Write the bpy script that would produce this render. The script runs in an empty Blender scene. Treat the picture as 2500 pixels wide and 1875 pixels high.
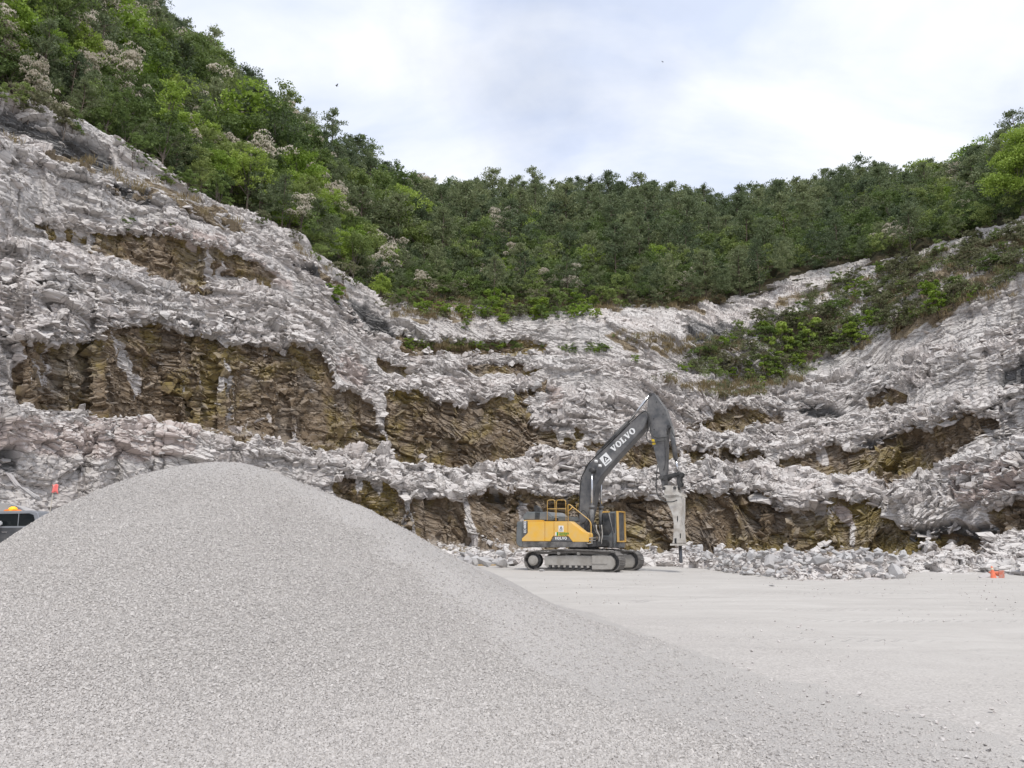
import bpy, bmesh, math, random
import numpy as np
from mathutils import Vector, Matrix

rnd = random.Random(7)
rng = np.random.default_rng(11)
scene = bpy.context.scene
COL = scene.collection
F_PX, CXP, CYP, EYE, THETA = 1850.0, 1250.0, 937.5, 1.7, math.radians(11.53)
ST, CT = math.sin(THETA), math.cos(THETA)
K = 2500.0 / 2212.0          # survey coordinates -> photograph pixels

# ------------------------------------------------------------------ camera, light, sky
cam = bpy.data.cameras.new('camera')
cam.sensor_fit = 'HORIZONTAL'; cam.sensor_width = 36.0; cam.lens = F_PX / 2500.0 * 36.0
cam.clip_start = 0.1; cam.clip_end = 9000.0
cam_ob = bpy.data.objects.new('camera', cam); COL.objects.link(cam_ob)
cam_ob.location = (0, 0, EYE); cam_ob.rotation_euler = (math.radians(90) + THETA, 0, 0)
scene.camera = cam_ob
scene.view_settings.view_transform = 'Standard'
try: scene.view_settings.look = 'None'
except Exception: pass
scene.view_settings.exposure = 0.40
scene.view_settings.gamma = 1.0
scene.cycles.max_bounces = 6
scene.cycles.diffuse_bounces = 3
scene.cycles.transparent_max_bounces = 4
scene.cycles.use_adaptive_sampling = True
scene.cycles.adaptive_threshold = 0.02

SUN_EL, SUN_AZ = math.radians(62), math.radians(168)   # azimuth measured clockwise from +Y
sun = bpy.data.lights.new('sun', 'SUN'); sun.energy = 2.0; sun.angle = math.radians(11); sun.color = (1.0, 0.96, 0.90)
sun_ob = bpy.data.objects.new('sun', sun); COL.objects.link(sun_ob)
sdir = Vector((math.sin(SUN_AZ) * math.cos(SUN_EL), math.cos(SUN_AZ) * math.cos(SUN_EL), math.sin(SUN_EL)))
sun_ob.rotation_euler = sdir.to_track_quat('Z', 'Y').to_euler()

def N(nt, t, **kw):
    n = nt.nodes.new(t)
    for k, v in kw.items():
        if k == 'ins':
            for kk, vv in v.items():
                if hasattr(vv, 'links') or isinstance(vv, bpy.types.NodeSocket): nt.links.new(vv, n.inputs[kk])
                else: n.inputs[kk].default_value = vv
        else: setattr(n, k, v)
    return n
def ramp(nt, fac, stops, interp='LINEAR'):
    n = nt.nodes.new('ShaderNodeValToRGB'); n.color_ramp.interpolation = interp
    cr = n.color_ramp
    while len(cr.elements) < len(stops): cr.elements.new(0.5)
    for e, (p, c) in zip(cr.elements, stops):
        e.position = p; e.color = (c, c, c, 1) if not hasattr(c, '__len__') else (*c, 1)
    nt.links.new(fac, n.inputs[0]); return n.outputs[0]
def mixc(nt, fac, a, b, mode='MIX'):
    n = nt.nodes.new('ShaderNodeMix'); n.data_type = 'RGBA'; n.blend_type = mode
    for s, v in ((n.inputs[0], fac), (n.inputs[6], a), (n.inputs[7], b)):
        if isinstance(v, bpy.types.NodeSocket): nt.links.new(v, s)
        elif hasattr(v, '__len__'): s.default_value = (*v, 1) if len(v) == 3 else v
        else: s.default_value = v
    return n.outputs[2]
def mth(nt, op, a, b=0.5, clamp=False):
    n = nt.nodes.new('ShaderNodeMath'); n.operation = op; n.use_clamp = clamp
    for s, v in ((n.inputs[0], a), (n.inputs[1], b)):
        if isinstance(v, bpy.types.NodeSocket): nt.links.new(v, s)
        else: s.default_value = v
    return n.outputs[0]
def noise(nt, vec, scale, detail=4, rough=0.55, dist=0.0):
    n = N(nt, 'ShaderNodeTexNoise'); n.inputs['Scale'].default_value = scale; n.inputs['Detail'].default_value = detail
    n.inputs['Roughness'].default_value = rough; n.inputs['Distortion'].default_value = dist
    if vec is not None: nt.links.new(vec, n.inputs['Vector'])
    return n.outputs['Fac']
def mapping(nt, vec, scale=(1, 1, 1), loc=(0, 0, 0), rot=(0, 0, 0)):
    n = N(nt, 'ShaderNodeMapping'); nt.links.new(vec, n.inputs[0])
    n.inputs['Scale'].default_value = scale; n.inputs['Location'].default_value = loc; n.inputs['Rotation'].default_value = rot
    return n.outputs[0]

world = bpy.data.worlds.new('World'); scene.world = world; world.use_nodes = True
nt = world.node_tree; nt.nodes.clear()
wout = N(nt, 'ShaderNodeOutputWorld'); bg = N(nt, 'ShaderNodeBackground'); nt.links.new(bg.outputs[0], wout.inputs[0])
sky = N(nt, 'ShaderNodeTexSky', sky_type='NISHITA', sun_disc=False)
sky.sun_elevation = SUN_EL; sky.sun_rotation = SUN_AZ; sky.air_density = 1.0; sky.dust_density = 2.0; sky.altitude = 200
tc = N(nt, 'ShaderNodeTexCoord')
sep = N(nt, 'ShaderNodeSeparateXYZ'); nt.links.new(tc.outputs['Generated'], sep.inputs[0])
den = mth(nt, 'ADD', mth(nt, 'MAXIMUM', sep.outputs[2], 0.0), 0.22)
cmb = N(nt, 'ShaderNodeCombineXYZ')
nt.links.new(mth(nt, 'DIVIDE', sep.outputs[0], den), cmb.inputs[0]); nt.links.new(mth(nt, 'DIVIDE', sep.outputs[1], den), cmb.inputs[1])
cv = mapping(nt, cmb.outputs[0], (1.0, 1.0, 1), (3.1, 1.7, 0))
n1 = noise(nt, cv, 1.3, 7, 0.55, 0.3)
n2 = noise(nt, mapping(nt, cv, (1, 1.5, 1), (5, 2, 0)), 2.0, 6, 0.52, 0.3)
cover = ramp(nt, n1, [(0.30, 0.66), (0.50, 0.96)])
ccol = mixc(nt, ramp(nt, n2, [(0.40, 0.0), (0.60, 1.0)]), (6.3, 6.95, 8.5), (8.4, 8.65, 9.2))
skyc = mixc(nt, cover, sky.outputs[0], ccol)
nt.links.new(skyc, bg.inputs[0]); bg.inputs[1].default_value = 0.095

# ------------------------------------------------------------------ geometry helpers
def at(px, py, Y):
    """point at world distance Y along the sight line through photograph pixel px, py (survey only)"""
    px = np.asarray(px, float); py = np.asarray(py, float); Y = np.asarray(Y, float)
    xc = (px - CXP) / F_PX; yc = (CYP - py) / F_PX
    d = CT - yc * ST
    return np.stack(np.broadcast_arrays(xc / d * Y, Y, EYE + (ST + yc * CT) / d * Y), -1)
def on_ground(px, py, z=0.0):
    xc = (px - CXP) / F_PX; yc = (CYP - py) / F_PX
    t = (z - EYE) / (ST + yc * CT)
    return Vector((xc * t, (CT - yc * ST) * t, z))
def project(P):
    P = np.asarray(P, float); q = P - np.array([0, 0, EYE])
    w = q[..., 1] * CT + q[..., 2] * ST; u = -q[..., 1] * ST + q[..., 2] * CT
    return CXP + F_PX * q[..., 0] / w, CYP - F_PX * u / w

def tag(o, label=None, cat=None, group=None, kind=None):
    for k, v in (('label', label), ('category', cat), ('group', group), ('kind', kind)):
        if v: o[k] = v
    return o
def empty(name, loc=(0, 0, 0), rz=0.0, label=None, cat=None, group=None):
    o = bpy.data.objects.new(name, None); COL.objects.link(o)
    o.location = loc; o.rotation_euler = (0, 0, rz); o.empty_display_size = 0.3
    return tag(o, label, cat, group)
def link(name, me, mat=None, parent=None):
    o = bpy.data.objects.new(name, me); COL.objects.link(o)
    if mat is not None and not me.materials: me.materials.append(mat)
    if parent is not None: o.parent = parent
    return o
def np_mesh(name, V, Fc, smooth=False, attrs=None):
    """mesh from a vertex array and a (m,k) face array"""
    me = bpy.data.meshes.new(name)
    V = np.ascontiguousarray(V, np.float32); Fc = np.ascontiguousarray(Fc, np.int32)
    m, k = Fc.shape
    me.vertices.add(len(V)); me.vertices.foreach_set('co', V.ravel())
    me.loops.add(m * k); me.loops.foreach_set('vertex_index', Fc.ravel())
    me.polygons.add(m); me.polygons.foreach_set('loop_start', np.arange(0, m * k, k, dtype=np.int32))
    me.polygons.foreach_set('use_smooth', np.full(m, smooth, bool))
    me.update(calc_edges=True)
    for an, av in (attrs or {}).items():
        a = me.attributes.new(an, 'FLOAT', 'POINT'); a.data.foreach_set('value', np.ascontiguousarray(av, np.float32).ravel())
    return me
def grid_faces(nu, nv):
    i = np.arange(nu - 1)[:, None] * nv + np.arange(nv - 1)[None, :]
    return np.stack([i, i + nv, i + nv + 1, i + 1], -1).reshape(-1, 4)
def sst(a, b, x):
    t = np.clip((x - a) / (b - a), 0, 1); return t * t * (3 - 2 * t)
def hash2(i, j, s):
    h = (i.astype(np.uint32) * np.uint32(374761393) + j.astype(np.uint32) * np.uint32(668265263) + np.uint32((s * 2246822519) & 0xffffffff))
    h = (h ^ (h >> np.uint32(13))) * np.uint32(1274126177); h = h ^ (h >> np.uint32(16))
    h = h * np.uint32(2654435761); h = h ^ (h >> np.uint32(15))
    return h.astype(np.float64) / 4294967296.0
def vnoise(x, y, s=0):
    x = np.asarray(x, float); y = np.asarray(y, float)
    xi = np.floor(x).astype(np.int64); yi = np.floor(y).astype(np.int64); fx = x - xi; fy = y - yi
    fx = fx * fx * (3 - 2 * fx); fy = fy * fy * (3 - 2 * fy)
    a, b, c, d = (hash2(xi + p, yi + q, s) for p, q in ((0, 0), (1, 0), (0, 1), (1, 1)))
    return (a * (1 - fx) + b * fx) * (1 - fy) + (c * (1 - fx) + d * fx) * fy
def fbm(x, y, s=0, o=4):
    r = 0; a = 0.5
    for k in range(o):
        r = r + a * vnoise(x * 2 ** k, y * 2 ** k, s + k * 17); a *= 0.5
    return r / (1 - 0.5 ** o)
def cells(x, y, s):
    """nearest jittered cell: offset from its centre and four random numbers of that cell, and the gap to the next cell"""
    xi = np.floor(x).astype(np.int64); yi = np.floor(y).astype(np.int64)
    best = np.full(x.shape, 1e9); sec = np.full(x.shape, 1e9); bi = np.zeros_like(xi); bj = np.zeros_like(yi); bdx = np.zeros_like(x); bdy = np.zeros_like(x)
    for di in (-1, 0, 1):
        for dj in (-1, 0, 1):
            ci = xi + di; cj = yi + dj
            dx = x - (ci + 0.08 + 0.84 * hash2(ci, cj, s)); dy = y - (cj + 0.08 + 0.84 * hash2(ci, cj, s + 1))
            d = dx * dx + dy * dy
            lt = d < best
            sec = np.where(lt, best, np.minimum(sec, d))
            best = np.where(lt, d, best); bi = np.where(lt, ci, bi); bj = np.where(lt, cj, bj); bdx = np.where(lt, dx, bdx); bdy = np.where(lt, dy, bdy)
    r = [hash2(bi, bj, s + 2 + k) for k in range(4)]
    return bdx, bdy, r, np.sqrt(sec) - np.sqrt(best)
def in_poly(x, y, poly):
    r = np.zeros(np.shape(x), bool); n = len(poly)
    for a in range(n):
        x0, y0 = poly[a]; x1, y1 = poly[(a + 1) % n]
        if y0 == y1: continue
        c = ((y0 > y) != (y1 > y)) & (x < (x1 - x0) * (y - y0) / (y1 - y0) + x0)
        r ^= c
    return r

def new_mat(name):
    m = bpy.data.materials.new(name); m.use_nodes = True
    t = m.node_tree; b = t.nodes['Principled BSDF']
    return m, t, b
def simple(name, col, rough=0.5, metal=0.0, dirt=None, dirt_amt=0.5, scale=3.0, bump=0.0, coat=0.0):
    m, t, b = new_mat(name)
    b.inputs['Roughness'].default_value = rough; b.inputs['Metallic'].default_value = metal
    tcn = N(t, 'ShaderNodeTexCoord').outputs['Object']
    if dirt is not None:
        f = ramp(t, noise(t, tcn, scale, 6, 0.65), [(0.38, 0.0), (0.72, dirt_amt)])
        g = N(t, 'ShaderNodeNewGeometry'); s = N(t, 'ShaderNodeSeparateXYZ'); t.links.new(g.outputs['Normal'], s.inputs[0])
        up = mth(t, 'MULTIPLY', mth(t, 'MAXIMUM', s.outputs[2], 0.0), 0.6 * dirt_amt)
        f = mth(t, 'ADD', f, up, True)
        c = mixc(t, f, col, dirt)
        t.links.new(c, b.inputs['Base Color'])
        t.links.new(mth(t, 'ADD', mth(t, 'MULTIPLY', f, 0.4), rough, True), b.inputs['Roughness'])
    else: b.inputs['Base Color'].default_value = (*col, 1)
    if bump:
        bn = N(t, 'ShaderNodeBump'); bn.inputs['Strength'].default_value = bump; bn.inputs['Distance'].default_value = 0.02
        t.links.new(noise(t, tcn, scale * 6, 5), bn.inputs['Height']); t.links.new(bn.outputs[0], b.inputs['Normal'])
    if coat: b.inputs['Coat Weight'].default_value = coat
    return m
# ------------------------------------------------------------------ rock and soil materials
def rock_material(name, terrain=True):
    m, t, b = new_mat(name)
    tcn = N(t, 'ShaderNodeTexCoord').outputs['Object']
    g = N(t, 'ShaderNodeNewGeometry')
    def attr(a): return N(t, 'ShaderNodeAttribute', attribute_name=a).outputs['Fac']
    cell, cell2 = attr('cell'), attr('cell_small')
    big = noise(t, tcn, 0.09, 4, 0.6, 0.4)
    med = noise(t, mapping(t, tcn, (1, 1, 2.2)), 0.9, 6, 0.65, 0.3)
    fine = noise(t, mapping(t, tcn, (1, 1, 1.6)), 6.0, 5, 0.7)
    pale = mixc(t, ramp(t, big, [(0.35, 0.0), (0.65, 1.0)]), (0.565, 0.54, 0.52), (0.59, 0.535, 0.505))
    pale = mixc(t, ramp(t, cell, [(0.55, 0.0), (0.9, 0.55)]), pale, (0.50, 0.45, 0.425))
    pale = mixc(t, ramp(t, cell2, [(0.05, 0.4), (0.4, 0.0)]), pale, (0.42, 0.405, 0.395))
    pale = mixc(t, ramp(t, med, [(0.45, 0.0), (0.75, 0.35)]), pale, (0.46, 0.44, 0.425))
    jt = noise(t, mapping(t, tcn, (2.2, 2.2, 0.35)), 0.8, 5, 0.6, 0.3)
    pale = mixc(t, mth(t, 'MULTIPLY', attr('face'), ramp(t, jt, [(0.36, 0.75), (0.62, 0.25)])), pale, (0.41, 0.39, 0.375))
    pale = mixc(t, attr('pink'), pale, (0.44, 0.33, 0.29))
    pale = mixc(t, attr('dark'), pale, mixc(t, med, (0.05, 0.05, 0.052), (0.20, 0.195, 0.19)))
    # rust and algae stained wet rock, streaked downward
    st = noise(t, mapping(t, tcn, (1.6, 1.6, 0.16)), 1.3, 5, 0.6, 0.2)
    br = mixc(t, ramp(t, med, [(0.3, 0.0), (0.7, 1.0)]), (0.135, 0.098, 0.062), (0.255, 0.195, 0.135))
    br = mixc(t, ramp(t, noise(t, tcn, 0.22, 4, 0.6, 0.5), [(0.47, 0.0), (0.62, 0.8)]), br, (0.235, 0.180, 0.055))
    br = mixc(t, ramp(t, noise(t, mapping(t, tcn, (1, 1, 1), (9, 4, 2)), 0.3, 4, 0.6), [(0.52, 0.0), (0.68, 0.8)]), br, (0.27, 0.23, 0.19))
    br = mixc(t, ramp(t, st, [(0.30, 0.75), (0.47, 0.0)]), br, (0.06, 0.044, 0.03))
    br = mixc(t, ramp(t, cell2, [(0.72, 0.0), (0.95, 0.6)]), br, (0.33, 0.27, 0.205))
    stain = attr('brown')
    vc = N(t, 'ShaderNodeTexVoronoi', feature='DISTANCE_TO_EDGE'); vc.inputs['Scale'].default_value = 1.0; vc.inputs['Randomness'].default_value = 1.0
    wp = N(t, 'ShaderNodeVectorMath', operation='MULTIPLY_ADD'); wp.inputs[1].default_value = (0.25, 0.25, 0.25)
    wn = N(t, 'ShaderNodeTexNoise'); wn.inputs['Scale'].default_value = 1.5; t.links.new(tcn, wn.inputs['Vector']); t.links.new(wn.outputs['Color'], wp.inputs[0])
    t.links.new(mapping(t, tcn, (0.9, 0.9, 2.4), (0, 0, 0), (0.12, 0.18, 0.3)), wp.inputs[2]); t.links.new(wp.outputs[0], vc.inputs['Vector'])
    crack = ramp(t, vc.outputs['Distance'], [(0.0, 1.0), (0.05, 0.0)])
    edge = mth(t, 'ADD', stain, mth(t, 'MULTIPLY', mth(t, 'SUBTRACT', fine, 0.5), 0.9))
    edge = mth(t, 'MULTIPLY', ramp(t, edge, [(0.42, 0.0), (0.58, 1.0)]), mth(t, 'GREATER_THAN', stain, 0.02))
    col = mixc(t, edge, pale, br)
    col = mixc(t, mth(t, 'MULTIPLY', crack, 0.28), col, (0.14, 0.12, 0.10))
    # pale dust lies on what faces up
    sp = N(t, 'ShaderNodeSeparateXYZ'); t.links.new(g.outputs['Normal'], sp.inputs[0])
    up = ramp(t, mth(t, 'ADD', sp.outputs[2], mth(t, 'MULTIPLY', mth(t, 'SUBTRACT', fine, 0.5), 0.5)), [(0.35, 0.0), (0.8, 1.0)])
    dust = mth(t, 'MULTIPLY', up, mth(t, 'SUBTRACT', 1.0, mth(t, 'MULTIPLY', attr('dark'), 0.7)))
    dust = mth(t, 'MULTIPLY', dust, mth(t, 'SUBTRACT', 0.85, mth(t, 'MULTIPLY', stain, 0.68)))
    col = mixc(t, dust, col, (0.60, 0.57, 0.545))
    soil = mixc(t, med, (0.19, 0.145, 0.095), (0.30, 0.25, 0.18))
    gr = mth(t, 'ADD', attr('soil'), mth(t, 'MULTIPLY', mth(t, 'SUBTRACT', fine, 0.5), 0.7))
    col = mixc(t, mth(t, 'MULTIPLY', ramp(t, gr, [(0.4, 0.0), (0.62, 1.0)]), mth(t, 'GREATER_THAN', attr('soil'), 0.02)), col, soil)
    t.links.new(col, b.inputs['Base Color'])
    b.inputs['Roughness'].default_value = 0.92; b.inputs['Specular IOR Level'].default_value = 0.2
    bn = N(t, 'ShaderNodeBump'); bn.inputs['Strength'].default_value = 0.7; bn.inputs['Distance'].default_value = 0.12
    t.links.new(mth(t, 'SUBTRACT', mth(t, 'ADD', mth(t, 'MULTIPLY', med, 0.35), mth(t, 'MULTIPLY', fine, 0.4)), mth(t, 'MULTIPLY', crack, 0.9)), bn.inputs['Height'])
    t.links.new(bn.outputs[0], b.inputs['Normal'])
    return m
ROCK = rock_material('quarry_rock')

# ------------------------------------------------------------------ survey of the benches (line: x, y along the photograph's width 2212)
def L(*p): a = np.array(p, float).reshape(-1, 2); return a
T1TOE = L(-600,1070, 0,1120, 400,1140, 800,1152, 1000,1165, 1200,1172, 1500,1184, 1700,1182, 1900,1178, 2100,1170, 2212,1162, 2800,1120)
T1TOP = L(-600,840, 0,912, 300,945, 500,975, 640,1010, 700,1030, 760,1035, 850,1055, 1000,1072, 1150,1078, 1450,1080, 1600,1062, 1750,1092, 1850,1078, 1950,1090, 2080,1098, 2212,1085, 2800,1000)
T1LIP = L(-600,790, 0,862, 150,885, 300,905, 500,925, 700,950, 850,988, 1000,1008, 1100,1000, 1180,968, 1250,975, 1400,1008, 1500,996, 1550,990, 1620,1012, 1700,1028, 1800,1028, 2000,1010, 2100,985, 2212,950, 2800,800)
T2TOP = L(-600,600, 0,735, 60,742, 200,702, 400,722, 600,748, 700,760, 780,842, 840,852, 950,862, 1100,852, 1150,920, 1250,932, 1350,958, 1480,966, 1650,985, 1750,978, 1850,958, 2000,922, 2100,900, 2212,868, 2800,690)
T2LIP = L(-600,360, 0,522, 90,528, 300,590, 420,602, 560,632, 650,664, 720,722, 800,792, 850,822, 1000,826, 1100,828, 1280,836, 1400,878, 1480,923, 1700,922, 1866,892, 2000,868, 2212,832, 2800,640)
T3TOP = L(-600,180, 0,335, 90,365, 200,400, 300,428, 400,452, 480,492, 640,578, 720,655, 800,750, 860,796, 1000,800, 1100,802, 1280,795, 1400,850, 1480,892, 1600,885, 1700,888, 1866,850, 2000,826, 2212,788, 2800,590)
T3LIP = L(-600,100, 0,292, 150,362, 300,408, 480,472, 640,545, 760,645, 800,702, 850,738, 900,762, 1100,764, 1280,770, 1400,786, 1500,808, 1600,846, 1750,828, 1900,795, 2050,756, 2212,706, 2800,480)
T4TOP = L(-600,40, 0,228, 240,338, 400,428, 640,532, 760,632, 830,688, 950,698, 1200,696, 1290,700, 1400,705, 1560,752, 1700,736, 1900,692, 2050,645, 2212,585, 2800,340)
T5TOP = L(-600,20, 0,212, 240,325, 400,418, 640,520, 760,620, 830,668, 870,652, 1000,655, 1300,660, 1560,650, 1700,600, 1900,560, 2130,500, 2212,465, 2800,240)
RIDGE = L(-600,-600, 0,-205, 300,62, 390,140, 480,222, 600,302, 700,366, 800,418, 860,458, 1000,472, 1230,476, 1400,486, 1570,508, 1700,482, 1850,446, 2000,428, 2212,388, 2800,220)
XS = [-600, 0, 400, 800, 1106, 1500, 1800, 2212, 2800]
TOEY = [20, 40, 52, 64, 66, 66, 62, 50, 34]
SCL = [0.5, 0.65, 0.78, 0.92, 1, 1, 1, 0.85, 0.6]
T0Y = ([-600, 0, 400, 800, 900, 1000, 1100, 1300, 1480, 1560, 1700, 1900, 1950, 2150, 2212, 2500, 2800],
       [15, 34, 46, 56, 56, 52, 50, 50, 47, 40.5, 33.6, 33.6, 39, 38, 36, 29, 22])
def ground_z(x, y):
    return 0.8 * (1 - sst(-15, -7, x)) * sst(20, 27, y)

XD = np.concatenate([np.linspace(-600, -60, 110, endpoint=False), np.linspace(-60, 2272, 1500), np.linspace(2272, 2800, 110)[1:]])
NU = len(XD)
sc = np.interp(XD, XS, SCL); toe = np.interp(XD, XS, TOEY)
def wob(seed, a1=14, a2=5): return (fbm(XD / 70, XD * 0 + seed, seed, 3) - 0.5) * a1 + (fbm(XD / 14, XD * 0 + seed, seed + 5, 3) - 0.5) * a2
def ln(tab, seed, a1=12, a2=6): return np.interp(XD, tab[:, 0], tab[:, 1]) + wob(seed, a1, a2)
def yo(seed, a=4.0): return (fbm(XD / 110, XD * 0 + 3.3, seed, 3) - 0.5) * a + (fbm(XD / 28, XD * 0 + 1.3, seed + 9, 3) - 0.5) * a * 0.45
w1, w2, w3, w4 = yo(1), yo(2, 5.0), yo(3), yo(4)
y0 = np.interp(XD, *T0Y) + (fbm(XD / 25, XD * 0, 77, 3) - 0.5) * 3
x0 = at(XD * K, 0 * XD + 1300, y0)[:, 0]
P0 = np.stack([x0, y0, ground_z(x0, y0) - 0.12], -1)
def ip(tab, seed, Y, **k): return at(XD * K, ln(tab, seed, **k) * K, Y)
l1, l2, l3 = ln(T1LIP, 33), ln(T2LIP, 35), ln(T3LIP, 37)
lines = [P0,
         ip(T1TOE, 31, toe + w1, a1=4, a2=4),
         ip(T1TOP, 32, toe + w1 * 1.0 + 1.0 * sc),
         at(XD * K, l1 * K, toe + w1 * 0.6 + 5.5 * sc),
         at(XD * K, (l1 - 2) * K, toe + w2 + 10.0 * sc),
         ip(T2TOP, 34, toe + w2 + 11.2 * sc),
         at(XD * K, l2 * K, toe + w2 * 0.6 + 18.5 * sc),
         at(XD * K, (l2 - 2) * K, toe + w3 + 22.5 * sc),
         ip(T3TOP, 36, toe + w3 + 23.3 * sc),
         at(XD * K, l3 * K, toe + w3 * 0.6 + 30.0 * sc),
         at(XD * K, (l3 - 2) * K, toe + w4 + 34.0 * sc),
         ip(T4TOP, 38, toe + w4 + 36.5 * sc),
         ip(T5TOP, 39, toe + 47.0 * sc)]
#        talus brown pale bench brown pale bench brown pale bench rock top
counts = [46, 78, 84, 5, 96, 104, 5, 46, 84, 5, 62, 54]
kinds = 'tfpbfpbfpbfs'
amp = {'t': 0.2, 'f': 0.62, 'p': 1.0, 'b': 0.35, 'f4': 0.9, 's': 0.6}
rows, rk, rseg = [], [], []
for k, n in enumerate(counts):
    tt = (np.arange(n) / n)[None, :, None]
    th_ = tv = tt * np.ones((NU, 1, 1))
    if kinds[k] in 'ps':                                          # the broken slopes step back in small ledges
        m_ = (3.4 if kinds[k] == 'p' else 2.2) * (0.8 + 0.5 * vnoise(XD / 240, XD * 0, 800 + k))[:, None, None]
        ph = (fbm(XD[:, None] / 90 + 0 * tt[..., 0], tt[..., 0] * 1.5 + 0 * XD[:, None], 810 + k, 3)[..., None] - 0.5) * 0.9
        f_ = np.clip(tt * m_ + ph * np.sin(tt * math.pi), 0, m_); i_ = np.floor(f_); fr = f_ - i_
        dep = 0.80 if kinds[k] == 'p' else (0.80 * (1 - sst(820, 1000, XD)))[:, None, None]
        tv = (1 - dep) * tt + dep * np.minimum(1, (i_ + sst(0.0, 0.52, fr)) / m_); th_ = (1 - dep) * tt + dep * np.minimum(1, (i_ + sst(0.48, 1.0, fr)) / m_)
        w_e = np.minimum(1, (1 - tt) * 8); tv = tv * w_e + tt * (1 - w_e); th_ = th_ * w_e + tt * (1 - w_e)
    tt3 = np.concatenate([th_, th_, tv], -1)
    rows.append(lines[k][:, None, :] * (1 - tt3) + lines[k + 1][:, None, :] * tt3)
    rk += [kinds[k]] * n; rseg += [k] * n
rows.append(lines[-1][:, None, :]); rk.append('s'); rseg.append(len(counts) - 1)
P = np.concatenate(rows, 1); NV = P.shape[1]
for _ in range(3): P[:, 1:-1] = (P[:, :-2] + 2 * P[:, 1:-1] + P[:, 2:]) / 4
du = np.gradient(P, axis=0); dv = np.gradient(P, axis=1)
nrm = np.cross(du, dv); nrm /= np.linalg.norm(nrm, axis=-1, keepdims=True) + 1e-9
nrm[nrm[..., 1] > 0] *= 1
if nrm[..., 1].mean() > 0: nrm = -nrm
for _ in range(12):
    nrm[:, 1:-1] = (nrm[:, :-2] + nrm[:, 1:-1] + nrm[:, 2:]) / 3; nrm[1:-1] = (nrm[:-2] + nrm[1:-1] + nrm[2:]) / 3
nrm /= np.linalg.norm(nrm, axis=-1, keepdims=True) + 1e-9
S = np.cumsum(np.linalg.norm(du, axis=-1).mean(1))[:, None] * np.ones((1, NV))
Tt = np.cumsum(np.linalg.norm(dv, axis=-1), axis=1)
kk = np.hanning(161); kk /= kk.sum()
Tt = np.stack([np.convolve(np.pad(Tt[:, j], 80, mode='edge'), kk, 'valid') for j in range(NV)], 1)
px0, py0 = project(P); px0 /= K; py0 /= K
A = np.array([amp[k] for k in rk])[None, :] * np.ones((NU, 1))
isf = np.array([1.0 if k == 'f' else 0.0 for k in rk])
isf = np.convolve(np.pad(isf, 4, mode='edge'), np.ones(9) / 9, 'valid')[None, :] * np.ones((NU, 1))
# stained and dark areas, outlined on the faces
wx = px0 + (fbm(S / 2.2, Tt / 2.2, 50, 4) - 0.5) * 46; wy = py0 + (fbm(S / 2.2, Tt / 2.2, 60, 4) - 0.5) * 40
BROWN = [[(712,1042),(760,1030),(830,1048),(900,1078),(1000,1072),(1100,1062),(1150,1072),(1260,1072),(1480,1078),(1500,1056),(1560,1062),(1640,1064),(1680,1092),(1760,1094),(1830,1072),(1900,1082),(1935,1145),(2010,1148),(2130,1138),(2130,1190),(1930,1195),(1500,1200),(1200,1195),(950,1185),(830,1150),(720,1080)],
    [(30,795),(55,742),(110,738),(180,745),(250,702),(330,702),(400,716),(470,728),(600,756),(650,742),(690,756),(720,820),(800,870),(832,960),(805,985),(600,962),(400,930),(160,893),(36,862)],
    [(836,842),(870,838),(930,860),(990,872),(1060,855),(1120,850),(1150,918),(1200,926),(1260,936),(1258,966),(1180,966),(1100,1002),(1000,1012),(860,995),(832,950)],
    [(1262,950),(1350,955),(1450,948),(1462,988),(1345,1018),(1290,990)],
    [(1475,962),(1560,956),(1590,972),(1640,963),(1655,988),(1620,998),(1560,988),(1490,1012)],
    [(1668,990),(1760,974),(1850,958),(1990,922),(2060,898),(2150,888),(2172,915),(2080,965),(2000,1020),(1900,1032),(1760,1020),(1690,1012)],
    [(1476,917),(1520,898),(1610,880),(1690,893),(1715,912),(1650,920),(1560,936),(1488,930)],
    [(1876,852),(1935,832),(1948,850),(1920,882),(1884,888)],
    [(85,488),(130,482),(300,505),(330,488),(500,552),(605,600),(590,630),(500,604),(420,604),(330,594),(260,564),(120,524)],
    [(868,722),(940,733),(1040,728),(1120,738),(1205,756),(1100,768),(900,772),(845,746)],
    [(2120,1098),(2212,1070),(2240,1110),(2212,1150),(2130,1150)], [(1200,822),(1130,845),(1095,852),(1090,872),(1130,872)],
    [(820,762),(905,800),(930,822),(860,818),(815,786)], [(1010,782),(1110,786),(1180,806),(1060,815),(1000,806)]]
DARK = [[(-20,225),(60,235),(150,290),(240,340),(245,366),(170,350),(90,318),(-20,290)], [(60,1000),(30,960),(0,1000),(0,1040)], [(636,562),(690,588),(765,640),(832,690),(850,735),(812,722),(760,692),(700,622),(648,592)], [(1478,690),(1560,690),(1625,720),(1600,748),(1500,742)],  # black rock, and shade of a hole and slab undersides painted into the colour
    [(60,300),(120,310),(240,345),(240,362),(130,338)], [(1690,868),(1722,862),(1790,868),(1832,884),(1800,900),(1740,886)], [(1850,950),(1940,930),(2000,934),(1962,956),(1890,966)],
    [(2150,800),(2212,775),(2230,830),(2150,838)], [(1930,1145),(2130,1120),(2240,1090),(2240,1130),(2130,1172),(1950,1178)], [(1060,1070),(1150,1078),(1150,1092),(1060,1088)], [(330,418),(290,395),(240,395),(330,450)]]
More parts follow.
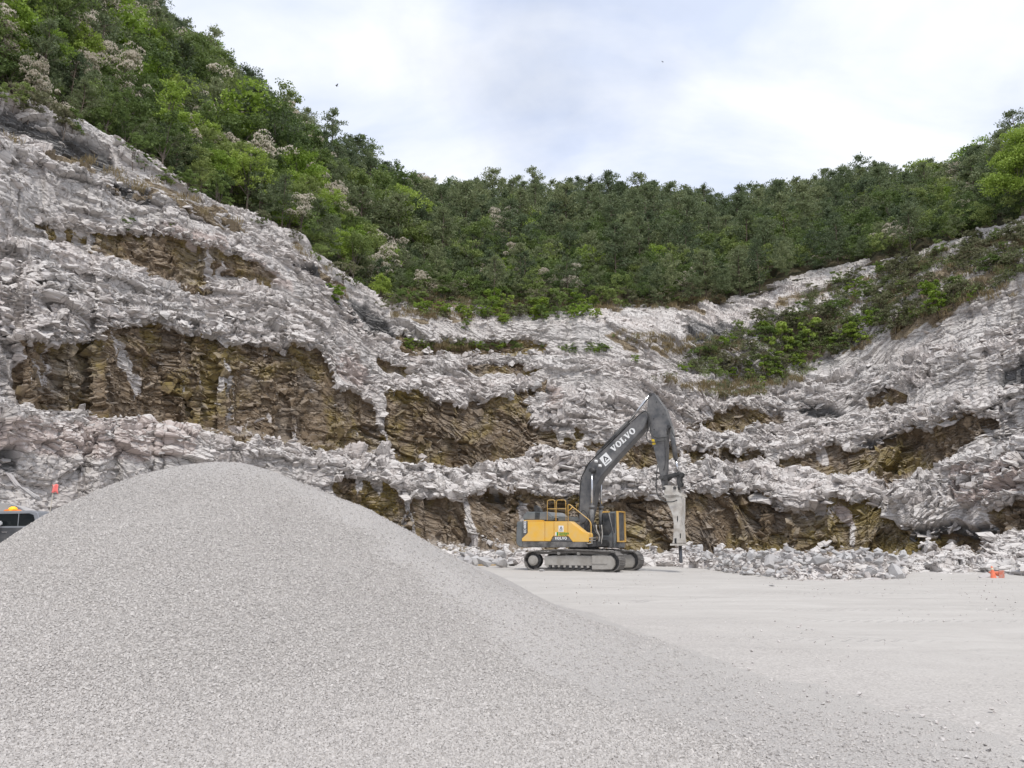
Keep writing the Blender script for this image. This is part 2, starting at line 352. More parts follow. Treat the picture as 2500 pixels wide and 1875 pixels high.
PINK = [[(308,472),(400,492),(482,508),(472,545),(330,520)], [(1180,842),(1220,828),(1216,882),(1168,888)], [(2040,1010),(2200,985),(2240,1060),(2080,1090)], [(700,770),(760,760),(800,820),(770,840)], [(1800,1085),(1890,1080),(1890,1130),(1830,1130)],
    [(0,900),(240,905),(420,930),(400,985),(200,990),(0,960)], [(520,545),(640,600),(640,640),(560,600)]]
SOIL = [[(-600,130),(0,285),(150,340),(370,405),(480,462),(640,535),(760,630),(760,650),(640,548),(480,480),(300,418),(90,330),(0,310)],
    [(1560,740),(1700,640),(1850,610),(2000,560),(2212,500),(2300,480),(2300,600),(2212,640),(2000,700),(1800,780),(1680,820),(1560,840)], [(850,630),(1000,640),(1300,640),(1560,640),(1560,662),(1300,672),(1000,690),(850,690)],
    [(1300,720),(1560,735),(1560,775),(1420,765)], [(880,752),(1000,740),(1040,752),(1000,760)], [(1400,820),(1560,830),(1760,812),(1700,846),(1560,868)]]
def mask(polys):
    r = np.zeros(px0.shape)
    for p in polys:
        xs = [q[0] for q in p]; ys = [q[1] for q in p]
        sel = (wx > min(xs)) & (wx < max(xs)) & (wy > min(ys)) & (wy < max(ys))
        rr = np.zeros(px0.shape, bool); rr[sel] = in_poly(wx[sel], wy[sel], p); r = np.maximum(r, rr)
    return r
def soften(a, n):
    for _ in range(n):
        a[:, 1:-1] = (a[:, :-2] + a[:, 1:-1] + a[:, 2:]) / 3; a[1:-1] = (a[:-2] + a[1:-1] + a[2:]) / 3
    return a
brown = mask(BROWN); brown_all = brown.copy(); dark = soften(mask(DARK), 3); pink = soften(mask(PINK), 2) * 0.5; soil = soften(mask(SOIL) * sst(0.40, 0.56, fbm(S / 5, Tt / 3, 75, 4)), 3)
tong = fbm(S / 1.3 + 0.25 * Tt, Tt / 4.5, 71, 4)                                  # pale runs hanging down over the stain
brown = brown * (1 - sst(0.60, 0.66, tong) * sst(0.36, 0.56, fbm(S / 7, Tt / 7, 73, 3)))
brown = soften(brown, 1)
zone = sst(0.36, 0.62, fbm(S / 6.5, Tt / 3.2, 80, 3))                  # blocky against fine-broken ground
A = A * (0.42 + 0.9 * zone)
q = (fbm(S / 4, Tt / 4, 90, 2) - 0.5) * 1.1; q2 = (fbm(S / 2, Tt / 2, 95, 2) - 0.5) * 0.4
smoothb = np.clip(pink * 0.6, 0, 1)
# bedding dips along the benches; slabs overlap like shingles, with their lower edges out
disp = (fbm(S / 6, Tt / 4, 21, 2) - 0.5) * 1.2
bx, by, r, gp = cells((S + 0.25 * Tt) / 6.5, Tt / 3.2, 60)
disp += (0.5 + 0.5 * A) * ((r[0] - 0.5) * 0.75 + (r[1] - 0.5) * bx * 1.5 + (r[2] - 0.6) * by * 0.9)
Sx = S + q * 0.8 + 0.35 * Tt; Ty = Tt + q * 0.35
bx, by, r, gp = cells(Sx / 3.4, Ty / 1.5, 100)
c1 = r[3].copy()
disp += A * ((r[0] - 0.5) * 0.5 + (r[1] - 0.5) * bx * 0.8 + (r[2] - 0.72) * by * 0.7)
disp -= A * 0.30 * (1 - sst(0.0, 0.09, gp))
Sx = S + q2 + 0.2 * Tt; Ty = Tt + q2 * 0.4
sx2 = 1.35; 
bx, by, r, gp = cells(Sx / sx2, Ty / 0.55, 200)
c2 = r[3].copy()
disp += A * (1 - 0.6 * smoothb) * ((r[0] - 0.5) * 0.34 + (r[1] - 0.5) * bx * 0.34 + (r[2] - 0.78) * by * 0.36)
disp -= A * 0.13 * (1 - sst(0.0, 0.12, gp))
bx, by, r, gp = cells((S + q2 * 0.5 - 0.15 * Tt) / 0.62, (Tt + q2 * 0.3) / 0.27, 300)
c3 = r[3].copy()
disp += (0.4 + 0.6 * A) * (1 - 0.8 * smoothb) * ((r[0] - 0.5) * 0.15 + (r[1] - 0.5) * bx * 0.13 + (r[2] - 0.75) * by * 0.15)
disp += (fbm(S / 0.4, Tt / 0.3, 41, 2) - 0.5) * 0.07
disp -= soften(dark.copy(), 6) * 0.8 + soften(brown_all, 3) * 0.65
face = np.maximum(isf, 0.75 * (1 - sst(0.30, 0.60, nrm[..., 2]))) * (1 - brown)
disp[:, :2] = 0
P = P + nrm * disp[..., None]
pxs, pys = project(P); pxs /= K; pys /= K
me = np_mesh('quarry_benches', P.reshape(-1, 3), grid_faces(NU, NV)[:, ::-1], False,
             {'brown': brown, 'dark': dark, 'pink': pink, 'soil': soil, 'face': face, 'cell': c1, 'cell_small': 0.6 * c2 + 0.4 * c3})
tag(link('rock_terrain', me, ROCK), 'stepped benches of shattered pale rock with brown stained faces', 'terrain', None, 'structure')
TP, TPX, TPY = P, pxs, pys
def surf(xd, yd):
    """point of the rock benches seen at survey x, y, and its grid index"""
    i = int(np.clip(np.searchsorted(XD, xd), 0, NU - 1))
    j = np.nonzero(TPY[i] <= yd)[0]
    j = int(j[0]) if len(j) else NV - 1
    return Vector(TP[i, j]), (i, j)

# ------------------------------------------------------------------ broken rock pieces
def hull_rock(seed, sx=1.0, sy=0.75, sz=0.5, n=13, cuts=0.55):
    r = np.random.default_rng(seed); bm = bmesh.new()
    for _ in range(n):
        v = r.uniform(-1, 1, 3); v = v / max(abs(v)) * (cuts + (1 - cuts) * r.random())
        bm.verts.new((v[0] * sx * 0.5, v[1] * sy * 0.5, v[2] * sz * 0.5))
    bmesh.ops.convex_hull(bm, input=bm.verts)
    for v in [v for v in bm.verts if not v.link_faces]: bm.verts.remove(v)
    bmesh.ops.triangulate(bm, faces=bm.faces); bm.normal_update(); bm.verts.index_update()
    V = np.array([v.co[:] for v in bm.verts]); Fc = np.array([[v.index for v in f.verts] for f in bm.faces]); bm.free()
    return V, Fc
def rand_rot(n, tilt, r):
    """rotation matrices: random heading, tilted by about tilt radians"""
    az = r.uniform(0, 2 * math.pi, n); ax = r.normal(0, tilt, n); ay = r.normal(0, tilt, n)
    c, s = np.cos, np.sin; Z = np.zeros(n); O = np.ones(n)
    Rz = np.stack([c(az), -s(az), Z, s(az), c(az), Z, Z, Z, O], -1).reshape(n, 3, 3)
    Rx = np.stack([O, Z, Z, Z, c(ax), -s(ax), Z, s(ax), c(ax)], -1).reshape(n, 3, 3)
    Ry = np.stack([c(ay), Z, s(ay), Z, O, Z, -s(ay), Z, c(ay)], -1).reshape(n, 3, 3)
    return Rx @ Ry @ Rz
def scatter(protos, pos, rot, size, r):
    Vs, Fs, Cs, off = [], [], [], 0
    which = r.integers(0, len(protos), len(pos))
    for k, (V, Fc) in enumerate(protos):
        m = np.nonzero(which == k)[0]
        if not len(m): continue
        v = np.einsum('nij,vj->nvi', rot[m], V) * size[m][:, None, None] + pos[m][:, None, :]
        f = Fc[None] + (np.arange(len(m)) * len(V))[:, None, None] + off
        Vs.append(v.reshape(-1, 3)); Fs.append(f.reshape(-1, 3)); Cs.append(np.repeat(r.random(len(m)), len(V))); off += len(m) * len(V)
    return np.concatenate(Vs), np.concatenate(Fs), np.concatenate(Cs)
SLABS = [hull_rock(s, 1, 0.72, 0.15 + 0.06 * (s % 4), 15, 0.62) for s in range(18)]
CHUNKS = [hull_rock(100 + s, 1, 0.85, 0.62, 13, 0.6) for s in range(14)]
r = np.random.default_rng(5)
wgt = np.array([{'t': 1.3, 'f': 0.10, 'p': 1.0, 'b': 0.6, 's': 0.35}[k] for k in rk])[None, :] * (1 - 0.9 * brown) * (1 - 0.7 * soil) * (0.6 + 0.4 * (1 - zone)) * (0.45 + 0.55 * sst(0.40, 0.55, fbm(S / 9, Tt / 5, 85, 3)))
area = np.linalg.norm(np.cross(du, dv), axis=-1)
wgt = (wgt * area * ((px0 > -150) & (px0 < 2360))).ravel(); wgt /= wgt.sum()
n = 58000
idx = r.choice(len(wgt), n, p=wgt)
size = np.clip(0.19 * (1 - r.random(n)) ** -0.56, 0.19, 1.7)
pos = TP.reshape(-1, 3)[idx] + nrm.reshape(-1, 3)[idx] * (0.05 - 0.16 * size)[:, None]
size[:420] = r.uniform(1.6, 3.4, 420); pos[:420] = TP.reshape(-1, 3)[idx[:420]] - nrm.reshape(-1, 3)[idx[:420]] * (0.30 * size[:420])[:, None]
V, Fc, C = scatter(SLABS + CHUNKS[:2], pos, rand_rot(n, 0.27, r), size, r)
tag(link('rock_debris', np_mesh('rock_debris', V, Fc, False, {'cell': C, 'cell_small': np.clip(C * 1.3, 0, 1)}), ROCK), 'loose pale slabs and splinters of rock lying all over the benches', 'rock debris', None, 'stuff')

# slabs hanging at the upper rims of the stained faces
e_ = soften(brown_all.copy(), 4); rim = ((e_ > 0.08) & (e_ < 0.75)).astype(float); rim *= np.concatenate([e_[:, :1] * 0, np.maximum(0, e_[:, :-1] - e_[:, 1:])], 1)
wgt = (rim * area * ((px0 > -150) & (px0 < 2360))).ravel(); wgt /= wgt.sum()
n = 3200
idx = r.choice(len(wgt), n, p=wgt)
size = np.clip(0.32 * (1 - r.random(n)) ** -0.5, 0.3, 1.25)
pos = TP.reshape(-1, 3)[idx] + nrm.reshape(-1, 3)[idx] * (r.uniform(0.0, 0.75, n))[:, None] * 0.55 + np.array([0, 0, 0.25]) * r.random((n, 1))
V, Fc, C = scatter(SLABS + CHUNKS[:6], pos, rand_rot(n, 0.4, r), size, r)
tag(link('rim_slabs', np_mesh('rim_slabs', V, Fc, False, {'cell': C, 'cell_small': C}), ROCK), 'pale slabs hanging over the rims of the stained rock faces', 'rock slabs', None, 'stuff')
# angular ledges standing out of the stained faces
wgt = (brown * area * ((px0 > -150) & (px0 < 2360))).ravel() * np.array([1.0 if k in 'fp' else 0.2 for k in rk])[None, :].repeat(NU, 0).ravel(); wgt /= wgt.sum()
n = 11000
idx = r.choice(len(wgt), n, p=wgt)
size = np.clip(0.26 * (1 - r.random(n)) ** -0.5, 0.26, 1.6)
pos = TP.reshape(-1, 3)[idx] - nrm.reshape(-1, 3)[idx] * (0.18 * size)[:, None]
V, Fc, C = scatter(SLABS + CHUNKS[:6], pos, rand_rot(n, 0.6, r), size, r)
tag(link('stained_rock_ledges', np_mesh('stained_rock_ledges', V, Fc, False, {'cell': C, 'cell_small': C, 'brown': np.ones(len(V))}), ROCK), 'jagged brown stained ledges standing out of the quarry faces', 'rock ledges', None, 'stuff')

# ------------------------------------------------------------------ wooded hill above the benches
HX = np.linspace(-600, 2800, 340)
ridge = at(HX * K, np.interp(HX, RIDGE[:, 0], RIDGE[:, 1]) * K, np.interp(HX, XS, [90, 140, 165, 190, 215, 215, 195, 150, 100]))
base = np.stack([np.interp(HX, XD, lines[-1][:, k]) for k in range(3)], -1)
base = base + np.array([0, -1.0, -0.9])
nb = 90
tt = np.linspace(0, 1, nb)[None, :, None]
H = base[:, None] * (1 - tt) + ridge[:, None] * tt
bk = np.linspace(0, 1, 26)[1:][None, :, None]
back = ridge[:, None] + np.array([0, 1.0, 0]) * bk * 150 + np.array([0, 0, -1.0]) * (bk ** 1.5) * 120
H = np.concatenate([H, back], 1)
bump = (fbm(HX[:, None] / 45 + 0 * H[..., 0], np.arange(H.shape[1])[None, :] / 9.0 + 0 * H[..., 0], 400, 4) - 0.5)
fade = np.minimum(1, np.arange(H.shape[1]) / 6.0)[None, :] * (1 - 0.7 * np.exp(-((np.arange(H.shape[1]) - nb) / 6.0) ** 2))[None, :]
H[..., 2] += bump * 7 * fade
m, t, b = new_mat('forest_floor')
tcn = N(t, 'ShaderNodeTexCoord').outputs['Object']
c = mixc(t, ramp(t, noise(t, tcn, 0.35, 6, 0.65), [(0.35, 0), (0.65, 1)]), (0.035, 0.04, 0.018), (0.10, 0.075, 0.042))
t.links.new(c, b.inputs['Base Color']); b.inputs['Roughness'].default_value = 1
tag(link('hill', np_mesh('hill', H.reshape(-1, 3), grid_faces(len(HX), H.shape[1])[:, ::-1], True), m), 'steep wooded hillside above the quarry benches', 'hill', None, 'structure')
HB = H[:, :nb]
# ------------------------------------------------------------------ quarry floor
def gravel_edge(x, y): return 4.5 - 0.25 * (y - 7.5)
def spaced(lo, hi, step, far, n):
    a = np.arange(lo, hi + 1e-6, step); g = np.geomspace(step, far, n)
    return np.concatenate([(lo - g)[::-1], a, hi + g])
GX = spaced(-22, 24, 0.2, 4000, 40); GY = spaced(2, 52, 0.2, 4000, 40)
XX, YY = np.meshgrid(GX, GY, indexing='ij')
ZZ = ground_z(XX, YY) + (fbm(XX / 3.5, YY / 1.6, 500, 4) - 0.5) * 0.10 * np.exp(-np.maximum(0, np.hypot(XX, YY) - 60) / 20) + (fbm(XX / 0.7, YY / 0.35, 510, 3) - 0.5) * 0.03
ZZ = np.where(np.hypot(XX, YY) > 150, -0.3, ZZ)
m, t, b = new_mat('crushed_stone_floor')
tcn = N(t, 'ShaderNodeTexCoord').outputs['Object']
rut = noise(t, mapping(t, tcn, (0.32, 1.0, 1), (0, 0, 0), (0, 0, 0.16)), 0.9, 7, 0.7, 1.2)
fine = noise(t, tcn, 26, 4, 0.7)
blot = noise(t, mapping(t, tcn, (0.6, 1, 1)), 0.35, 5, 0.6, 0.4)
c = mixc(t, ramp(t, rut, [(0.36, 0), (0.64, 1)]), (0.445, 0.42, 0.392), (0.50, 0.475, 0.445))
c = mixc(t, ramp(t, blot, [(0.42, 0), (0.7, 0.6)]), c, (0.41, 0.386, 0.36))
c = mixc(t, ramp(t, fine, [(0.56, 0), (0.72, 0.55)]), c, (0.34, 0.325, 0.31))
vo = N(t, 'ShaderNodeTexVoronoi'); t.links.new(tcn, vo.inputs[0]); vo.inputs['Scale'].default_value = 9
peb = mth(t, 'MULTIPLY', ramp(t, vo.outputs['Distance'], [(0.10, 1), (0.22, 0)]), ramp(t, blot, [(0.45, 0), (0.6, 1)]))
c = mixc(t, mth(t, 'MULTIPLY', peb, 0.6), c, (0.40, 0.385, 0.375))
# gravel trodden out over the floor beyond the heap
gv = N(t, 'ShaderNodeAttribute', attribute_name='gravelly').outputs['Fac']
gvo = N(t, 'ShaderNodeTexVoronoi'); gvo.inputs['Scale'].default_value = 46; t.links.new(tcn, gvo.inputs['Vector'])
gsp = N(t, 'ShaderNodeSeparateColor'); t.links.new(gvo.outputs['Color'], gsp.inputs[0])
gcol = ramp(t, gsp.outputs[0], [(0.0, (0.33, 0.307, 0.287)), (0.35, (0.41, 0.385, 0.362)), (0.8, (0.46, 0.432, 0.406)), (1.0, (0.52, 0.49, 0.46))])
gm_ = ramp(t, mth(t, 'ADD', gv, mth(t, 'MULTIPLY', mth(t, 'SUBTRACT', noise(t, tcn, 0.9, 7, 0.7, 0.5), 0.5), 1.3)), [(0.15, 0.0), (0.95, 1.0)])
c = mixc(t, gm_, c, gcol)
t.links.new(c, b.inputs['Base Color']); b.inputs['Roughness'].default_value = 0.95; b.inputs['Specular IOR Level'].default_value = 0.15
# lug prints of tyres pressed into the dust
sp = N(t, 'ShaderNodeSeparateXYZ'); t.links.new(tcn, sp.inputs[0])
def band(y, k, w):
    d = mth(t, 'ABSOLUTE', mth(t, 'SUBTRACT', mth(t, 'ADD', sp.outputs[1], mth(t, 'MULTIPLY', sp.outputs[0], k)), y))
    lug = mth(t, 'SINE', mth(t, 'ADD', mth(t, 'MULTIPLY', sp.outputs[0], 24.0), mth(t, 'MULTIPLY', d, 20.0)))
    return mth(t, 'MULTIPLY', ramp(t, d, [(w * 0.8, 1), (w, 0)]), ramp(t, lug, [(0.5, 0), (0.75, 1)]))
trk = mth(t, 'ADD', mth(t, 'ADD', band(17.6, 0.10, 0.34), band(20.2, 0.10, 0.34)), mth(t, 'ADD', band(25.5, 0.05, 0.34), band(14.6, 0.16, 0.3)))
trk = mth(t, 'MULTIPLY', trk, ramp(t, noise(t, tcn, 0.3, 3), [(0.42, 0.0), (0.58, 1)]))
trk = mth(t, 'MULTIPLY', trk, ramp(t, mth(t, 'MULTIPLY', sp.outputs[0], 0.05), [(0.15, 0.0), (0.35, 1)]))
def wheel(y, k, q, w):
    d = mth(t, 'SUBTRACT', mth(t, 'ADD', mth(t, 'ADD', sp.outputs[1], mth(t, 'MULTIPLY', sp.outputs[0], k)), mth(t, 'MULTIPLY', mth(t, 'MULTIPLY', sp.outputs[0], sp.outputs[0]), q)), y)
    return ramp(t, mth(t, 'ABSOLUTE', d), [(w * 0.4, 1), (w, 0)])
ruts = None
for yy_, kk_, qq_ in ((13.2, 0.10, 0.004), (15.3, 0.10, 0.004), (21.5, -0.04, 0.012), (23.8, -0.04, 0.012), (28.0, 0.12, -0.006), (30.6, 0.12, -0.006), (34.5, 0.05, 0.0)):
    w__ = wheel(yy_, kk_, qq_, 0.42); ruts = w__ if ruts is None else mth(t, 'MAXIMUM', ruts, w__)
ruts = mth(t, 'MULTIPLY', ruts, ramp(t, noise(t, mapping(t, tcn, (0.4, 1, 1)), 0.5, 5, 0.65), [(0.40, 0.0), (0.62, 1)]))
cc_ = b.inputs['Base Color'].links[0].from_socket
t.links.new(mixc(t, mth(t, 'ADD', mth(t, 'MULTIPLY', ruts, 0.35), mth(t, 'MULTIPLY', trk, 0.3), True), cc_, (0.385, 0.362, 0.338)), b.inputs['Base Color'])
hgt = mth(t, 'ADD', mth(t, 'MULTIPLY', rut, 1.0), mth(t, 'ADD', mth(t, 'MULTIPLY', fine, 0.35), mth(t, 'SUBTRACT', peb, mth(t, 'ADD', mth(t, 'MULTIPLY', trk, 4.0), mth(t, 'MULTIPLY', ruts, 2.0)))))
bn = N(t, 'ShaderNodeBump'); bn.inputs['Strength'].default_value = 0.6; bn.inputs['Distance'].default_value = 0.03
t.links.new(hgt, bn.inputs['Height']); t.links.new(bn.outputs[0], b.inputs['Normal'])
tag(link('ground', np_mesh('ground', np.stack([XX, YY, ZZ], -1).reshape(-1, 3), grid_faces(len(GX), len(GY)), True, {'gravelly': 1 - sst(-1.5, 6.0, XX - gravel_edge(XX, YY) + np.maximum(0, YY - 17))}), m), 'flat pale quarry floor of crushed stone dust', 'ground', None, 'structure')

# ------------------------------------------------------------------ heap of crushed gravel
def pile_h(x, y, spread=False):
    cx, cy = -5.75, 15.2
    dx = x - cx; dy = (y - cy) * 0.98
    ang = np.arctan2(dy, dx)
    rr = np.sqrt(dx * dx + dy * dy + 0.9 ** 2) - 0.9
    lob = 1 + 0.10 * np.sin(ang * 3 + 0.6) + 0.05 * np.sin(ang * 7 + 2.0) * np.minimum(1, rr / 4)
    h = 3.16 - 0.412 * rr * lob * (1 + 1.16 * sst(0.9, 5.0, -dx) + 0.11 * sst(0.8, 5.0, dx))
    h = h + (fbm(x / 2.6, y / 2.6, 601, 3) - 0.5) * 0.34 * np.minimum(1, rr / 2.5)
    s = 0.22
    h = s * np.log1p(np.exp(np.clip(h / s, -40, 40)))
    # a thin spread of gravel over the floor around the camera
    edge = 4.5 + (fbm(x / 1.7, y / 1.7, 610, 4) - 0.5) * 1.6 - 0.25 * (y - 7.5)
    sp_ = 0.07 * (1 - sst(-2.4, 0.8, x - edge)) - 0.09 * sst(-0.8, 0.6, x - edge) * (1 - np.clip(h * 8, 0, 1)) * (1 - sst(17, 20.5, y + (fbm(x / 2, y / 2, 611, 3) - 0.5) * 4))
    if spread: return 1 - sst(-3.0, 0.0, x - edge) + 2 * h
    return h + sp_ + (fbm(x / 0.45, y / 0.45, 620, 3) - 0.5) * 0.03 - 0.03
def coarse_zone(x, y):
    bx_ = np.interp(y, [5.0, 6.8, 10.5, 13.5, 15], [2.4, 1.43, -0.68, -3.8, -5.2]) + (fbm(x / 0.9, y / 0.9, 640, 4) - 0.5) * 1.2
    return (1 - sst(-0.5, 0.5, x - bx_)) * (1 - sst(12.0, 14.5, y))
PX = np.arange(-24, 8.6, 0.07); PY = np.arange(1.5, 30, 0.07)
XX, YY = np.meshgrid(PX, PY, indexing='ij')
ZZ = pile_h(XX, YY); thick = np.clip(pile_h(XX, YY, True), 0, 1)
coarse = coarse_zone(XX, YY)
def gravel_material():
    m, t, b = new_mat('crushed_gravel')
    tcn = N(t, 'ShaderNodeTexCoord').outputs['Object']
    wv = N(t, 'ShaderNodeTexNoise'); wv.inputs['Scale'].default_value = 30; t.links.new(tcn, wv.inputs['Vector'])
    v2 = N(t, 'ShaderNodeVectorMath', operation='MULTIPLY_ADD'); t.links.new(wv.outputs['Color'], v2.inputs[0]); v2.inputs[1].default_value = (0.02, 0.02, 0.02); t.links.new(tcn, v2.inputs[2])
    vo = N(t, 'ShaderNodeTexVoronoi'); vo.inputs['Scale'].default_value = 46; t.links.new(v2.outputs[0], vo.inputs['Vector'])
    sepc = N(t, 'ShaderNodeSeparateColor'); t.links.new(vo.outputs['Color'], sepc.inputs[0])
    big = noise(t, tcn, 0.45, 5, 0.6, 0.6)
    c = ramp(t, sepc.outputs[0], [(0.0, (0.34, 0.318, 0.30)), (0.35, (0.425, 0.40, 0.378)), (0.8, (0.485, 0.456, 0.432)), (1.0, (0.55, 0.518, 0.49))])
    cz = N(t, 'ShaderNodeAttribute', attribute_name='coarse').outputs['Fac']
    c = mixc(t, mth(t, 'SUBTRACT', 0.66, mth(t, 'MULTIPLY', cz, 0.42)), c, (0.475, 0.448, 0.425))
    c = mixc(t, ramp(t, big, [(0.4, 0), (0.65, 0.4)]), c, (0.485, 0.452, 0.427))
    c = mixc(t, ramp(t, noise(t, mapping(t, tcn, (1, 1, 1), (7, 3, 0)), 0.3, 4), [(0.5, 0), (0.65, 0.35)]), c, (0.40, 0.375, 0.355))
    c = mixc(t, ramp(t, vo.outputs['Distance'], [(0.40, 0), (0.75, 0.5)]), c, (0.20, 0.19, 0.184))
    th = N(t, 'ShaderNodeAttribute', attribute_name='thick').outputs['Fac']
    th = ramp(t, mth(t, 'ADD', th, mth(t, 'MULTIPLY', mth(t, 'SUBTRACT', noise(t, tcn, 1.2, 6, 0.65), 0.5), 1.0)), [(0.10, 0.65), (0.95, 0.0)])
    c = mixc(t, th, c, (0.47, 0.445, 0.417))
    t.links.new(c, b.inputs['Base Color']); b.inputs['Roughness'].default_value = 0.9; b.inputs['Specular IOR Level'].default_value = 0.2
    bn = N(t, 'ShaderNodeBump'); bn.inputs['Strength'].default_value = 0.8; bn.inputs['Distance'].default_value = 0.016
    t.links.new(mth(t, 'ADD', mth(t, 'SUBTRACT', 1.0, vo.outputs['Distance']), mth(t, 'MULTIPLY', sepc.outputs[1], 0.6)), bn.inputs['Height'])
    t.links.new(bn.outputs[0], b.inputs['Normal'])
    return m
GRAVEL = gravel_material()
tag(link('gravel_pile', np_mesh('gravel_pile', np.stack([XX, YY, ZZ], -1).reshape(-1, 3), grid_faces(len(PX), len(PY)), True, {'thick': thick, 'coarse': coarse}), GRAVEL),
    'broad heap of fine pale grey crushed gravel on the quarry floor', 'gravel pile')
# single stones lying on the near slopes
m, t, b = new_mat('gravel_stone')
gi = N(t, 'ShaderNodeNewGeometry')
c = ramp(t, gi.outputs['Random Per Island'], [(0.0, (0.35, 0.328, 0.31)), (0.3, (0.425, 0.40, 0.378)), (0.8, (0.48, 0.452, 0.428)), (1.0, (0.53, 0.50, 0.472))])
t.links.new(c, b.inputs['Base Color']); b.inputs['Roughness'].default_value = 0.9
r = np.random.default_rng(21)
n = 520000
gy = 5.2 + 9.5 * r.random(n) ** 1.2; gx = (r.random(n) * 2 - 1) * (gy * 0.70 + 0.4)
gz = pile_h(gx, gy)
keep = (gz > -0.01) & (r.random(n) < np.where(gz > 0.1, 1.0, np.clip(pile_h(gx, gy, True), 0.06, 1) * 0.9)) & (r.random(n) < 0.10 + 0.9 * coarse_zone(gx, gy))
gx, gy, gz = gx[keep][:230000], gy[keep][:230000], gz[keep][:230000]
n = len(gx)
cube = np.array([[x, y, z] for x in (-1, 1) for y in (-1, 1) for z in (-1, 1)], float) * 0.5
cf = np.array([[0, 1, 3, 2], [4, 6, 7, 5], [0, 4, 5, 1], [2, 3, 7, 6], [0, 2, 6, 4], [1, 5, 7, 3]])
R = rand_rot(n, 0.6, r); s = (0.008 + 0.011 * r.random(n) ** 1.5)
V = cube[None] * (1 + 0.0 * s[:, None, None]) * np.stack([1 + 0.5 * r.random(n), np.ones(n), 0.6 + 0.3 * r.random(n)], -1)[:, None, :]
V = V * (0.62 + 0.55 * r.random((n, 8, 1)))
V = np.einsum('nij,nvj->nvi', R, V) * s[:, None, None] * 1.25 + np.stack([gx, gy, gz + s * 0.2], -1)[:, None, :]
Fc = cf[None] + (np.arange(n) * 8)[:, None, None]
tag(link('loose_gravel', np_mesh('loose_gravel', V.reshape(-1, 3), Fc.reshape(-1, 4)), m), 'single grey gravel stones lying loose over the heap and floor', 'gravel', None, 'stuff')

# ------------------------------------------------------------------ broken rocks at the foot of the lowest face
m, t, b = new_mat('blasted_rock')
tcn = N(t, 'ShaderNodeTexCoord').outputs['Object']
oi = N(t, 'ShaderNodeObjectInfo')
c = ramp(t, oi.outputs['Random'], [(0.0, (0.40, 0.39, 0.385)), (0.5, (0.50, 0.485, 0.475)), (0.85, (0.47, 0.435, 0.42)), (1.0, (0.36, 0.35, 0.35))])
c = mixc(t, ramp(t, noise(t, tcn, 3.5, 5, 0.65), [(0.4, 0), (0.7, 0.5)]), c, (0.36, 0.35, 0.345))
t.links.new(c, b.inputs['Base Color']); b.inputs['Roughness'].default_value = 0.92
bn = N(t, 'ShaderNodeBump'); bn.inputs['Strength'].default_value = 0.5; bn.inputs['Distance'].default_value = 0.04
t.links.new(noise(t, tcn, 6, 5, 0.7), bn.inputs['Height']); t.links.new(bn.outputs[0], b.inputs['Normal'])
BLAST = m
m2 = simple('dark_rock', (0.085, 0.083, 0.085), 0.9, dirt=(0.3, 0.29, 0.285), dirt_amt=0.4, scale=4)
BOULDER = []
for s in range(14):
    V, Fc = hull_rock(700 + s, 1, 0.8, 0.62 - 0.02 * (s % 5), 15, 0.66)
    BOULDER.append(np_mesh('broken_rock', V, Fc)); BOULDER[-1].materials.append(BLAST)
r = np.random.default_rng(31)
def height_terrain(x, y):
    """height of the talus or floor under a point"""
    sel = TP[:, :50].reshape(-1, 3); d = (sel[:, 0] - x) ** 2 + (sel[:, 1] - y) ** 2
    k = int(np.argmin(d)); return max(float(ground_z(np.array(x), np.array(y))), float(sel[k, 2]) if d[k] < 4 else -9)
placed = []
def boulder(x, y, sz, z, label, group):
    o = bpy.data.objects.new('broken_rock', BOULDER[int(r.integers(0, 14))]); COL.objects.link(o)
    o.location = (x, y, z); o.scale = (sz * (0.85 + 0.4 * r.random()), sz * (0.85 + 0.3 * r.random()), sz * (0.8 + 0.4 * r.random()))
    o.rotation_euler = (r.normal(0, 0.35), r.normal(0, 0.35), r.uniform(0, 6.28))
    tag(o, label, 'rock', group); return o
# the bed to the side of the excavator: front edge along the line of the survey, heaped about a metre high
cand = []
for _ in range(2600):
    xd = r.uniform(1485, 1960); f = r.random() ** 1.4
    front = np.interp(xd, [1485, 1540, 1600, 1700, 1850, 1930, 1960], [1222, 1232, 1243, 1250, 1252, 1251, 1247])
    g = on_ground(xd * K, front * K)
    depth = f * 6.0
    y = g.y + depth + 0.3; x = g.x * (y / g.y)
    sz = float(np.clip(0.26 * (1 - r.random()) ** -0.38, 0.26, 0.85)) * (1.0 if xd > 1580 else 0.8)
    if all((x - a) ** 2 + (y - b_) ** 2 > (0.42 * (sz + c_)) ** 2 for a, b_, c_ in placed):
        placed.append((x, y, sz))
        hp = 0.85 * min(1, depth / 2.2) * (1 - 0.5 * sst(3.5, 6.0, depth))
        cand.append((x, y, sz, height_terrain(x, y) + 0.22 * sz + hp * (0.7 + 0.5 * r.random())))
    if len(cand) >= 290: break
for (x, y, sz, z) in cand:
    if sz > 0.62: lab, gp_ = 'large pale angular block in the rock heap past the tip of the breaker', 'large blocks of the rock heap'
    elif sz > 0.36: lab, gp_ = 'medium pale angular rock in the heap past the tip of the breaker', 'medium rocks of the rock heap'
    else: lab, gp_ = 'small pale angular rock in the heap past the tip of the breaker', 'small rocks of the rock heap'
    boulder(x, y, sz, z, lab, gp_)
for _ in range(46):
    xd = r.uniform(945, 1115); y = r.uniform(47, 55); p = at(xd * K, 1300, y)
    boulder(p[0], y, r.uniform(0.35, 1.0), height_terrain(p[0], y) + 0.25, 'pale angular rock heaped behind the excavator, next to the gravel heap', 'rocks heaped behind the excavator')
